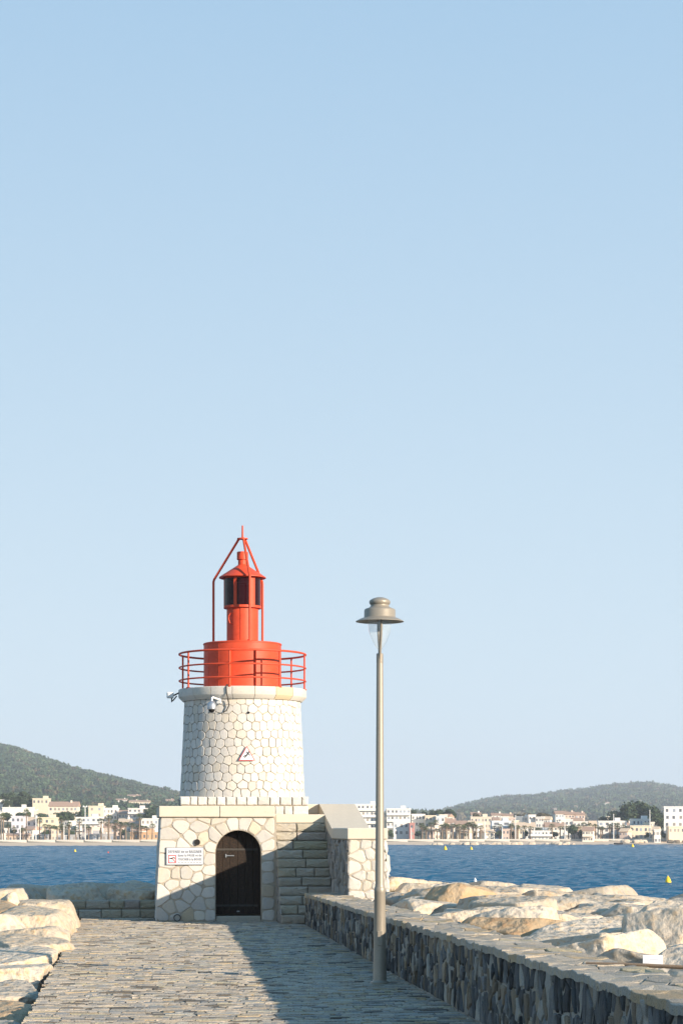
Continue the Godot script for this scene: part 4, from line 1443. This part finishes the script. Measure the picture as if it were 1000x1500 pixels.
func hill(called: String, label: String, sil: Array, dr: float, df: float, count: int, seed_: int, big: float) -> void:
	var xs := []
	var x: float = sil[0][0]
	while x <= sil[-1][0]:
		xs.append(x)
		x += 12.0
	var bump := noise(seed_, 0.004, 4)
	var yof := func(px: float) -> float:
		for k in sil.size() - 1:
			if px <= sil[k + 1][0]: return lerpf(sil[k][1], sil[k + 1][1], (px - sil[k][0]) / (sil[k + 1][0] - sil[k][0]))
		return sil[-1][1]
	var pos := func(px: float, t: float) -> Vector3:   # t 0 foot, 1 ridge, above 1 the far side
		var d := lerpf(df, dr, t)
		var rx: float = (px - 500.0) * dr / FPX
		var top: float = EYE + (HY - yof.call(px)) * dr / FPX - 6.0 * big
		var base := 6.0
		var s := (t * t * (3.0 - 2.0 * t) * 0.55 + t * 0.45) if t <= 1.0 else 1.0 - (t - 1.0) * 1.4
		return Vector3(rx * lerpf(0.6, 1.0, t), base + (top - base) * s + bump.get_noise_2d(rx, d) * 14.0 * (1.0 - t) * t * 4.0 * 0.6, -d)
	hills.append([pos, dr, df])
	var vs := PackedVector3Array()
	var fs := PackedInt32Array()
	var rows := 30
	for i in xs.size():
		for k in rows + 1: vs.push_back(pos.call(xs[i], 1.4 * k / rows))
	for i in xs.size() - 1:
		for k in rows:
			var a := i * (rows + 1) + k
			var b := a + rows + 1
			fs.append_array([a, b, b + 1, a, b + 1, a + 1])
	tag(piece(indexed(vs, fs), called, M.hill_soil, self), label, "hill", "", "structure")
	# its woods
	var leaf := MB.new()
	var r := RandomNumberGenerator.new()
	r.seed = seed_
	for k in 150:
		var d := Vector3(r.randfn(), r.randfn() * 0.9 + 0.25, r.randfn()).normalized()
		var p := d * r.randf_range(0.72, 1.08) * Vector3(1, 0.8, 1)
		var e := Vector3(r.randfn(), r.randfn(), r.randfn()).normalized()
		var f := d.cross(e).normalized()
		leaf.col = g(r.randf_range(0.55, 1.35))
		leaf.tri(p - f * 0.24, p + e * 0.36, p + f * 0.24 + d * 0.14)
	var mm := MultiMesh.new()
	mm.transform_format = MultiMesh.TRANSFORM_3D
	mm.use_colors = true
	mm.mesh = leaf.mesh()
	mm.instance_count = count
	var patch := noise(seed_ + 9, 0.02, 3)
	for k in count:
		var t := r.randf_range(0.0, 1.06)
		var p: Vector3 = pos.call(r.randf_range(sil[0][0], sil[-1][0]), t)
		if patch.get_noise_2d(p.x, p.z + 900.0) > 0.34 and r.randf() < 0.8: p.y -= 30.0
		var s := r.randf_range(2.2, 6.0) * big
		mm.set_instance_transform(k, Transform3D(Basis(Vector3.UP, r.randf() * TAU).scaled(Vector3(s, s * r.randf_range(0.85, 1.35), s)), p + Vector3(0, s * 0.55, 0)))
		var w := patch.get_noise_2d(p.x, p.z)
		var tone := r.randf_range(0.65, 1.25)
		mm.set_instance_color(k, Color(0.052 + w * 0.03, 0.092 + w * 0.02, 0.040) * tone if r.randf() > 0.1 else Color(0.11, 0.095, 0.05) * tone)
	var o := MultiMeshInstance3D.new()
	o.multimesh = mm
	o.material_override = M.leaf
	put(o, "hill_woods", self)
	tag(o, "dense green woods covering the " + label.replace(" wooded", "").replace("wooded ", ""), "woods", "", "stuff")

func window_mesh(w: float, h: float) -> ArrayMesh:
	var key := "win%.1f_%.1f" % [w, h]
	if not TX.has(key):
		var mb := MB.new()
		mb.box(Vector3(-w / 2, -h / 2, -0.05), Vector3(w / 2, h / 2, 0.04), 0.02)
		TX[key] = mb.mesh()
	return TX[key]
# a house or block across the bay: px columns, roof row and distance of its front
func house(called: String, label: String, x0: float, x1: float, yt: float, d: float, wall: Color, roof: String, floors: int, bays: int, group := "", terrace := false, deep := 10.0, turn := 0.0) -> Node3D:
	var c := P((x0 + x1) / 2, yt, d)
	var gy := ground(c.x, d + 3.0) - 0.6
	var w := (x1 - x0) * d / FPX
	var h := c.y - gy
	if h < 2.2:
		gy = c.y - 2.6
		h = 2.6
	if d > 1300.0:
		# on a hillside: find where its slope shows at this row of the photograph
		var hill: Array = hills[0] if x0 < 500.0 else hills[1]
		for k in 60:
			var t := k / 60.0
			d = lerpf(hill[2], hill[1], t)
			var q: Vector3 = hill[0].call(500.0 + ((x0 + x1) / 2 - 500.0) * d / (hill[1] * lerpf(0.6, 1.0, t)), t)
			c = P((x0 + x1) / 2, yt, d)
			w = (x1 - x0) * d / FPX
			h = maxf(5.0, w * 0.45)
			gy = c.y - h
			if q.y >= gy - (9.0 if x0 < 500.0 else 14.0): break
	var root := thing(called, label, "building", Vector3(c.x, gy, -d), turn, group)
	var mb := MB.new()
	mb.col = wall
	var body := h if roof == "flat" else h * 0.78
	mb.box(Vector3(-w / 2, 0, -deep), Vector3(w / 2, body, 0))
	part(mb, "wall", M.plaster, root)
	mb = MB.new()
	if roof == "flat":
		mb.col = wall * 1.04
		mb.box(Vector3(-w / 2 - 0.2, body - 0.25, -deep - 0.2), Vector3(w / 2 + 0.2, body + 0.25, 0.2), 0.04)
		part(mb, "parapet", M.plaster, root)
		if w > 7.0:
			mb = MB.new()
			mb.col = wall * 0.95
			mb.box(Vector3(w * 0.1, body + 0.252, -deep * 0.8), Vector3(w * 0.1 + 2.4, body + 1.6, -deep * 0.4), 0.04)
			part(mb, "stair_head", M.plaster, root)
	else:
		var e := 0.5
		mb.prism(PackedVector2Array([Vector2(e, body - 0.12), Vector2(e, body + 0.06), Vector2(-deep / 2, h + 0.2), Vector2(-deep - e, body + 0.06), Vector2(-deep - e, body - 0.12)]), -w / 2 - 0.4, w / 2 + 0.4, Transform3D(Basis(Vector3(0, 0, 1), Vector3(0, 1, 0), Vector3(-1, 0, 0)), Vector3.ZERO))
		part(mb, "roof", M.roof_tile if roof == "tile" else M.sand, root)
		if w > 5.0:
			mb = MB.new()
			mb.col = wall
			mb.box(Vector3(w * 0.22, body, -deep * 0.45), Vector3(w * 0.22 + 0.9, h + 0.8, -deep * 0.45 + 0.9))
			part(mb, "chimney", M.plaster, root)
	if floors > 0 and bays > 0:
		var fh: float = minf(body / floors, 3.1)
		var ww := minf(1.1 if not terrace else w / bays * 0.6, w / bays * 0.5)
		var wh := fh * (0.42 if not terrace else 0.58)
		for f in floors:
			var y := body - fh * (f + 0.5)
			if y < 0.9: continue
			for b in bays:
				var o := piece(window_mesh(snappedf(ww, 0.1), snappedf(wh, 0.1)), "window", [M.window_dark, M.window_dark, M.window_shutter, M.window_pale][rng.randi() % 4], root)
				o.position = Vector3(w * ((b + 0.5) / bays - 0.5) + (0.1 if (b + f) % 2 else -0.1), y, 0.0)
			if terrace:
				mb = MB.new()
				mb.col = wall * 1.05
				mb.box(Vector3(-w / 2, y - fh * 0.48, 0.01), Vector3(w / 2, y - fh * 0.36, 1.4))
				mb.box(Vector3(-w / 2, y - fh * 0.36, 1.3), Vector3(w / 2, y - fh * 0.08, 1.38))
				part(mb, "balcony", M.plaster, root)
	return root
func leaf_tree(called: String, label: String, at: Vector3, h: float, w: float, seed_: int, col: Color, group: String, lobes := 9, leaves := 1500) -> Node3D:
	var r := RandomNumberGenerator.new()
	r.seed = seed_
	var root := thing(called, label, "tree", at, 0.0, group)
	var mb := MB.new()
	mb.tube([Vector3(0, -0.5, 0), Vector3(0.1, h * 0.3, 0), Vector3(0, h * 0.6, 0.1)], [w * 0.055, w * 0.042, w * 0.02], 7)
	var cs := []
	for k in lobes:
		var a := r.randf() * TAU
		var rr := r.randf_range(0.15, 0.62) * w * 0.5
		var c := Vector3(cos(a) * rr, h * r.randf_range(0.48, 0.86), sin(a) * rr)
		cs.append([c, r.randf_range(0.2, 0.34) * w])
		mb.tube([Vector3(0, h * 0.35, 0), c], [w * 0.022, w * 0.008], 5, false)
	part(mb, "trunk", M.bark, root)
	mb = MB.new()
	for k in leaves:
		var q: Array = cs[r.randi() % cs.size()]
		var d := Vector3(r.randfn(), r.randfn(), r.randfn()).normalized()
		var p: Vector3 = q[0] + d * q[1] * r.randf_range(0.55, 1.06) * Vector3(1, 0.72, 1)
		var e := Vector3(r.randfn(), r.randfn(), r.randfn()).normalized()
		var f := (d + e * 0.6).cross(e).normalized()
		var s := w * r.randf_range(0.028, 0.06)
		mb.col = col * r.randf_range(0.6, 1.4)
		mb.quad(p - f * s, p - e * s, p + f * s, p + e * s)
	part(mb, "crown", M.leaf, root)
	return root
func palm(seed_: int) -> Node3D:   # about 8 m tall
	var r := RandomNumberGenerator.new()
	r.seed = seed_
	var root := thing("palm_tree", "fan palm lining the promenade across the bay", "palm tree", Vector3.ZERO, 0.0, "palm trees along the far promenade")
	var mb := MB.new()
	mb.tube([Vector3(0, -0.5, 0), Vector3(0.05, 1.0, 0), Vector3(0.12, 4.0, 0.05), Vector3(0.1, 7.0, 0.1)], [0.34, 0.26, 0.2, 0.22], 9)
	part(mb, "trunk", M.palm_trunk, root)
	mb = MB.new()
	for k in 46:
		var a := k * 2.39996 + r.randf_range(-0.2, 0.2)
		var up := lerpf(1.2, -0.75, k / 45.0) + r.randf_range(-0.15, 0.15)
		var dir := Vector3(cos(a) * cos(up), sin(up), sin(a) * cos(up))
		var side := dir.cross(Vector3.UP).normalized()
		var b := Vector3(0.1, 7.0, 0.1)
		var l := r.randf_range(1.1, 1.75)
		var dry := k > 33
		mb.col = Color(0.20, 0.15, 0.085) * r.randf_range(0.7, 1.2) if dry else Color(0.085, 0.115, 0.04) * r.randf_range(0.7, 1.4)
		var e := b + dir * l * 0.55
		for f in 7:
			var t := (f - 3) / 3.0
			var tip := e + dir * l * 0.5 * (1.0 - absf(t) * 0.35) + side * t * l * 0.5 + Vector3(0, -0.28 * (0.4 + absf(t)), 0)
			var wd := (side * (1 - absf(t)) + dir * t).normalized() * 0.075
			mb.tri(e - wd, e + wd, tip)
		mb.tri(b - side * 0.03, b + side * 0.03, e)
	part(mb, "crown", M.leaf, root)
	return root
func build_town() -> void:
	var W := Color(0.78, 0.75, 0.70)
	var C := Color(0.72, 0.62, 0.48)
	var K := Color(0.70, 0.55, 0.47)
	var G := Color(0.50, 0.51, 0.54)
	# ---- left of the lighthouse, from the back row to the beach
	var hl := "pale house among the trees on the slope of the left hill"
	for q in [[187, 205, 1164, 1500.0], [170, 186, 1170, 1450.0], [189, 203, 1172, 1400.0], [204, 219, 1172.5, 1400.0], [243, 254, 1170.5, 1500.0]]:
		house("hillside_house", hl, q[0], q[1], q[2], q[3], [W, K, C, K, C][int(q[0]) % 5], "tile", 1, 3, "houses on the slope of the left hill")
	house("villa", "white villa half hidden under the dark pines at the foot of the hill", 0, 11, 1172, 1080, W, "flat", 2, 2)
	house("villa", "cream upper villa with small roof room above the long terrace house", 48, 71, 1170, 1090, C, "flat", 1, 4)
	house("terrace_house", "long cream two-storey house with tiled roof in front of the wooded hill", 72, 114, 1174.5, 1070, Color(0.74, 0.66, 0.54), "tile", 2, 7)
	house("garden_wall", "long white balustraded garden wall below the pines", 4, 50, 1183, 1040, W, "flat", 0, 0, "", false, 2.0)
	house("apartment_house", "beige three-storey house with chimneys in the middle of the left town", 130, 151, 1181, 1040, C, "flat", 3, 2)
	house("apartment_house", "low white house with wide windows joined to the beige chimney house", 151.5, 172, 1184, 1045, W, "flat", 2, 4)
	house("house", "small cream house between two white houses behind the beach", 174, 187, 1187, 1040, C, "tile", 2, 3)
	house("apartment_house", "white apartment house with pink balconies beside the dark trees", 188, 214, 1184.5, 1030, Color(0.78, 0.70, 0.66), "flat", 3, 4, "", true)
	house("house", "lavender-white house with dark ground floor behind the palms", 17, 36, 1196, 930, Color(0.66, 0.64, 0.70), "flat", 2, 3)
	house("house", "grey gabled house beside the tall promenade lamp", 39, 55, 1197, 940, G, "tile_grey", 2, 2)
	house("house", "pale yellow house with wide eaves behind the palms", 55.5, 82, 1198, 935, Color(0.76, 0.66, 0.48), "flat", 2, 3)
	house("hotel", "white modern block with long balconies facing the left beach", 112, 148, 1197.5, 915, W, "flat", 3, 5, "", true)
	house("house", "long low house with pinkish tiled roof behind the beach palms", 152, 179, 1207, 905, K, "tile", 2, 5)
	house("house", "white gabled house with grey roof behind the palm row", 174, 191, 1199.5, 960, W, "tile_grey", 2, 3)
	house("house", "white flat-roofed house right behind the lighthouse base corner", 207, 232, 1199.5, 950, W, "flat", 2, 4)
	house("house", "peach house squeezed between the white gabled and flat houses", 191, 206, 1203, 955, K, "tile", 2, 2)
	house("beach_cafe", "row of orange-brown beach cabins on the sand left of the lighthouse", 191, 232, 1219.5, 850, Color(0.66, 0.42, 0.25), "flat", 1, 7, "", false, 6.0)
	house("beach_cafe", "beach restaurant with orange tiled roof on the far left sand", 7, 41, 1221, 845, Color(0.62, 0.5, 0.4), "tile", 1, 6, "", false, 8.0)
	house("beach_cafe", "white awning pavilion at the far left end of the beach", -12, 6, 1222, 840, W, "flat", 1, 3, "", false, 5.0)
	for q in [[58, 71, 1223], [84, 98, 1224], [101, 116, 1223.5], [119, 147, 1222], [150, 168, 1222]]:
		house("beach_kiosk", "low open beach kiosk with dark front below the left town", q[0], q[1], q[2], 865, Color(0.45, 0.44, 0.44), "flat", 1, int((q[1] - q[0]) / 5.0), "beach kiosks below the left town", false, 5.0)
	# ---- between lighthouse and frame edge on the right
	house("apartment_block", "white stepped apartment block showing between wave wall and lamp post", 516, 560, 1178.5, 985, W, "flat", 4, 7, "", true, 14.0)
	house("apartment_block", "white terraced apartment block with set-back top floor behind the lamp post", 566, 601, 1185, 980, W, "flat", 3, 6, "", true, 14.0)
	house("house", "plain white house with small windows on the right beach", 576, 599, 1204.5, 920, Color(0.8, 0.78, 0.74), "flat", 2, 3)
	house("house", "narrow house with reddish front beside the plain white house", 599.5, 607, 1206, 915, Color(0.5, 0.25, 0.22), "flat", 2, 1)
	house("house", "white town house with stair tower behind the first palms", 603, 622, 1193, 985, W, "flat", 3, 4)
	house("house", "cream town house with three floors behind the palm row", 622.5, 638, 1195, 980, C, "flat", 3, 3)
	house("house", "white narrow town house before the pink one", 638.5, 651, 1196, 975, W, "flat", 3, 2)
	house("house", "pink-roofed house with wide front behind the palm row", 651.5, 667, 1199, 975, K, "tile", 2, 3)
	house("house", "sand-coloured long house with plain wall behind the palms", 667.5, 683, 1202.5, 960, C, "tile", 2, 3)
	house("house", "beige long building with flat top left of the glazed block", 689, 719, 1197, 985, Color(0.68, 0.58, 0.47), "flat", 3, 6)
	house("office_block", "glazed modern block with dark window bands on the right shore", 720, 748, 1203, 930, Color(0.7, 0.72, 0.74), "flat", 3, 2, "", true)
	house("hall", "broad white hall under a low tan roof on the right shore", 754, 783, 1205, 920, W, "sand", 2, 5)
	house("house", "white low terraces in front of the tan-roofed hall", 776, 808, 1217.5, 890, W, "flat", 2, 6, "", true, 6.0)
	house("house", "white house with two gables right of the tan-roofed hall", 799, 828, 1205, 925, Color(0.78, 0.72, 0.64), "tile", 3, 5)
	for q in [[720, 735, 1191], [736, 751, 1192], [813, 826, 1188], [827, 841, 1189], [690, 704, 1190], [842, 856, 1190]]:
		house("back_house", "pale tiled house on the rise behind the right shore", q[0], q[1], q[2], 1120, [W, C, K][int(q[0]) % 3], "tile", 2, 3, "tiled houses on the rise behind the right shore")
	house("house", "white three-storey house left of the dark wood", 821, 838, 1201, 960, W, "flat", 3, 3)
	house("house", "white balconied house beside the dark wood", 839, 860, 1204, 930, Color(0.76, 0.72, 0.66), "flat", 3, 4, "", true)
	house("house", "small white annex at the left edge of the dark wood", 861, 874, 1212, 915, W, "flat", 1, 2)
	house("apartment_block", "square white block with recessed balconies before the dark wood", 876, 917, 1203, 915, W, "flat", 3, 5, "", true, 12.0, -0.08)
	house("public_building", "cream two-tier building right of the square white block", 922, 961, 1210, 905, C, "flat", 2, 6, "", false, 12.0)
	house("upper_storey", "white set-back block standing above the cream two-tier building", 926, 952, 1200, 922, W, "flat", 1, 5, "", false, 10.0)
	house("tower_block", "tall white slab block at the right end of the shore", 972, 1030, 1182, 900, Color(0.82, 0.80, 0.77), "flat", 5, 6, "", false, 22.0, -0.16)
	house("arcade", "yellowish arcaded ground floor in front of the tall white block", 979, 1030, 1211, 888, Color(0.70, 0.62, 0.48), "flat", 1, 9, "", false, 8.0)
	for q in [[671, 676, 1178], [762, 768, 1186], [809, 815, 1184], [823, 829, 1182], [870, 874, 1178], [883, 892, 1175], [912, 918, 1179], [935, 940, 1173], [958, 964, 1155], [975, 982, 1171], [984, 993, 1173], [841, 845, 1180], [851, 856, 1185]]:
		house("hillside_house", "tiny pale house on the hazy right hill", q[0], q[1], q[2], 2050.0, W, "tile", 1, 2, "houses on the hazy right hill")
	# ---- the crowd of small houses between the larger ones
	for k in 78:
		var left := k < 26
		var row := k % 3
		var px := rng.randf_range(2, 228) if left else rng.randf_range(606, 964)
		var yt: float = [rng.randf_range(1210, 1216), rng.randf_range(1202, 1208), rng.randf_range(1192, 1199)][row]
		var d: float = [888.0, 968.0, 1055.0][row] + rng.randf_range(-8, 8)
		var w := rng.randf_range(7, 17)
		var hue := rng.randi() % 5
		var top := rng.randi() % 4
		var label: String = "small " + ["white", "white", "cream", "pinkish", "ivory"][hue] + " " + ["flat-roofed", "tile-roofed", "flat-roofed", "tan-roofed"][top] + " house in the " + ["front", "middle", "back"][row] + " row of the " + ("left town" if left else "right shore")
		house("town_house", label, px - w / 2, px + w / 2, yt, d, [W, W, C, K, Color(0.76, 0.70, 0.60)][hue] * rng.randf_range(0.9, 1.05), ["flat", "tile", "flat", "sand"][top], 2, rng.randi_range(2, 4), label.replace(" house ", " houses "), rng.randf() < 0.2, rng.randf_range(6, 10), rng.randf_range(-0.45, 0.3))
	# ---- trees
	var dark := Color(0.035, 0.055, 0.024)
	var olive := Color(0.095, 0.085, 0.045)
	var groups := [
		["pine_tree", "dark pine in the clump above the long garden wall", dark, "pines above the garden wall", [[4, 1160], [14, 1157], [24, 1156], [34, 1156], [43, 1160], [10, 1168], [30, 1166]], 1085.0, 1190],
		["pine_tree", "dark tree between the houses of the left town", dark * 1.3, "trees between the houses of the left town", [[30, 1189], [38, 1188], [96, 1188], [104, 1190], [62, 1190], [118, 1186], [12, 1190], [84, 1190]], 985.0, 1204],
		["pine_tree", "dense tree beside the lighthouse base across the bay", dark * 1.1, "trees beside the balconied apartment house", [[218, 1184], [226, 1180], [234, 1182], [222, 1188]], 1010.0, 1204],
		["pine_tree", "round tree on the skyline behind the white town houses", dark * 1.2, "trees on the skyline behind the town houses", [[605, 1187], [621, 1188], [634, 1186], [642, 1186], [656, 1185], [661, 1186]], 1100.0, 1198],
		["broadleaf_tree", "brownish bare-twigged tree behind the tan-roofed hall", olive, "brownish trees behind the tan-roofed hall", [[758, 1192], [766, 1191], [775, 1190], [784, 1191], [793, 1190], [801, 1191], [707, 1190], [697, 1189]], 1090.0, 1208],
		["pine_tree", "tall dark pine in the wood behind the square white block", dark, "pines of the wood behind the square white block", [[868, 1205], [876, 1199], [886, 1196], [896, 1192], [906, 1187], [915, 1182], [924, 1176], [933, 1173], [942, 1172], [951, 1177], [958, 1182], [966, 1188], [910, 1196], [930, 1188], [945, 1190], [890, 1203], [960, 1196]], 985.0, 1222],
		["shrub_tree", "small green tree between palms and houses on the far shore", dark * 1.6, "small trees on the far promenade", [[20, 1214], [33, 1212], [68, 1214], [80, 1209], [106, 1216], [135, 1216], [144, 1212], [178, 1214], [198, 1212], [213, 1209], [612, 1216], [627, 1218], [645, 1217], [661, 1217], [680, 1216], [694, 1217], [712, 1214], [730, 1216], [752, 1217], [786, 1217], [812, 1217], [850, 1214], [866, 1214], [948, 1219], [959, 1219], [972, 1220], [570, 1214], [573, 1220], [966, 1214], [768, 1215], [837, 1206]], 900.0, 1230]]
	var sd := 3000
	for q in groups:
		var protos := []
		for k in q[4].size():
			sd += 1
			var px: float = q[4][k][0]
			var yt: float = q[4][k][1]
			var d: float = q[5] + rng.randf_range(-12, 12)
			var top := P(px, yt, d)
			var foot := minf(ground(top.x, d), top.y - 3.0)
			var h := top.y - foot
			var w := clampf(h * 0.75, 3.5, 7.5)
			if k < 4: protos.append([leaf_tree(q[0], q[1], Vector3(top.x, foot, -d), h, w, sd, q[2], q[3], 10, 1700), h])
			else:
				var p: Array = protos[k % 4]
				var c := copy(p[0], q[0], q[1], Vector3(top.x, foot, -d), rng.randf() * TAU, q[3])
				c.scale = Vector3.ONE * (h / p[1])
	# ---- palms
	var protos2 := []
	var more := []
	for k in 40: more.append([rng.randf_range(10, 228) if k < 16 else rng.randf_range(612, 930), rng.randf_range(1207, 1217)])
	for px in more + [[2, 1197], [6, 1196], [39, 1191], [58, 1202], [73, 1211], [84, 1213], [91, 1200], [101, 1211], [117, 1203], [148, 1203], [160, 1198], [170, 1205], [185, 1208], [193, 1209], [204, 1197], [207, 1212], [223, 1210], [215, 1214], [112, 1214],
		[616, 1209], [623, 1213], [631, 1208], [638, 1205], [647, 1211], [653, 1209], [658, 1212], [663, 1210], [668, 1211], [673, 1210], [678, 1212], [686, 1208], [692, 1210], [697, 1211], [703, 1212], [724, 1212], [732, 1210], [748, 1211], [758, 1213], [767, 1212], [777, 1213], [788, 1215], [798, 1215], [808, 1210], [820, 1213], [826, 1213], [832, 1212], [860, 1213], [872, 1210], [881, 1214], [892, 1210], [904, 1209], [913, 1211], [940, 1217], [945, 1216], [987, 1219], [998, 1220]]:
		var d := shore((px[0] - 500.0) * 0.28) + rng.randf_range(41, 60)
		var x: float = (px[0] - 500.0) * d / FPX
		var gy := ground(x, d)
		var h: float = P(px[0], px[1], d).y - gy
		var o: Node3D
		if protos2.size() < 4:
			o = palm(40 + protos2.size())
			protos2.append(o)
		else: o = copy(protos2[rng.randi() % 4], "palm_tree", "fan palm lining the promenade across the bay", Vector3.ZERO, 0.0, "palm trees along the far promenade")
		o.position = Vector3(x, gy, -d)
		o.rotation.y = rng.randf() * TAU
		o.scale = Vector3(1.15, h / 7.0, 1.15)
	# ---- lamp masts
	for q in [[53, 1187, 1], [125, 1182, 1], [94, 1209, 0], [30, 1206, 0], [709.5, 1204, 0], [754.5, 1195, 0], [826.5, 1195, 0], [898, 1193, 0], [951, 1187, 0], [735, 1212, 0], [602, 1213, 0]]:
		var d := shore((q[0] - 500.0) * 0.28) + 40.0
		var x: float = (q[0] - 500.0) * d / FPX
		var gy := ground(x, d)
		var h: float = P(q[0], q[1], d).y - gy
		var o := thing("lamp_mast", "slender white double-headed lamp mast on the left beach" if q[2] else "slender pale lamp mast on the far promenade", "lamp mast", Vector3(x, gy, -d), 0.0, "double-headed lamp masts" if q[2] else "plain lamp masts on the far promenade")
		var mb := MB.new()
		mb.tube([Vector3(0, -0.3, 0), Vector3(0, h, 0)], [0.2, 0.13], 8)
		part(mb, "pole", M.white_plastic, o)
		mb = MB.new()
		if q[2]:
			mb.box(Vector3(-0.9, h - 0.1, -0.2), Vector3(0.9, h + 0.15, 0.2), 0.04); mb.box(Vector3(-0.9, h + 0.15, -0.25), Vector3(-0.35, h + 0.5, 0.25), 0.05); mb.box(Vector3(0.35, h + 0.15, -0.25), Vector3(0.9, h + 0.5, 0.25), 0.05)
		else: mb.box(Vector3(-0.3, h, -0.2), Vector3(0.3, h + 0.18, 0.2), 0.04)
		part(mb, "lamp_head", M.white_plastic, o)
	# ---- small dark boat drawn up on the shore
	var bt := thing("rowing_boat", "small dark boat at the waterline below the square white block", "boat", Vector3((905 - 500.0) * 842.0 / FPX, SEA + 0.15, -842.0), 0.1)
	var hull := MB.new()
	var rings := [[-2.0, 0.02], [-1.6, 0.5], [-0.6, 0.75], [0.6, 0.75], [1.5, 0.5], [2.1, 0.05]]
	for i in rings.size() - 1:
		var p: Array = rings[i]
		var q: Array = rings[i + 1]
		for s in [-1.0, 1.0]:
			var a := Vector3(p[0], 0.75, s * p[1])
			var b := Vector3(q[0], 0.75, s * q[1])
			var c := Vector3(q[0] * 0.9, 0.0, s * q[1] * 0.5)
			var e := Vector3(p[0] * 0.9, 0.0, s * p[1] * 0.5)
			if s > 0: hull.quad(e, c, b, a)
			else: hull.quad(a, b, c, e)
		hull.quad(Vector3(p[0] * 0.9, 0.2, p[1] * 0.6), Vector3(q[0] * 0.9, 0.2, q[1] * 0.6), Vector3(q[0] * 0.9, 0.2, -q[1] * 0.6), Vector3(p[0] * 0.9, 0.2, -p[1] * 0.6))
	part(hull, "hull", M.iron, bt)
	hull = MB.new()
	hull.box(Vector3(-0.2, 0.5, -0.7), Vector3(0.2, 0.56, 0.7))
	part(hull, "thwart", M.old_wood, bt)

# ---------- buoys ----------
func build_buoys() -> void:
	var cam_h := EYE - SEA
	for q in [[978, 1294, 11, "yellow", "pointed yellow buoy floating off the boulder heap"], [926, 1241, 5, "yellow", "yellow buoy floating below the cream two-tier building"], [652, 1245, 6, "yellow", "yellow buoy floating below the palm row"], [690, 1245, 5, "yellow", "yellow buoy floating right of the palm-row buoy"],
		[695.6, 1292, 6, "white", "pale buoy peeping over the ridge of boulders"], [110.5, 1248, 4, "yellow", "yellow buoy floating off the left beach"], [159, 1250, 3, "red", "reddish buoy floating off the left beach"]]:
		var d: float = cam_h * FPX / (q[1] - HY)
		var h: float = q[2] * d / FPX
		var o := thing("buoy", q[4], "buoy", Vector3((q[0] - 500.0) * d / FPX, SEA, -d))
		o.rotation.z = 0.06
		var m: Material = M.yellow if q[3] == "yellow" else (M.red if q[3] == "red" else M.white_plastic)
		var mb := MB.new()
		mb.lathe([Vector2(0.0, -0.25 * h), Vector2(0.28 * h, -0.2 * h), Vector2(0.40 * h, 0.0), Vector2(0.41 * h, 0.2 * h), Vector2(0.33 * h, 0.5 * h), Vector2(0.18 * h, 0.82 * h), Vector2(0.07 * h, 0.98 * h), Vector2(0.0, h)], 20)
		part(mb, "float", m, o)
		mb = MB.new()
		mb.tube([Vector3(0, h * 0.97, 0), Vector3(0, h * 1.08, 0)], [h * 0.045], 8)
		part(mb, "top_ring", M.white_plastic, o)
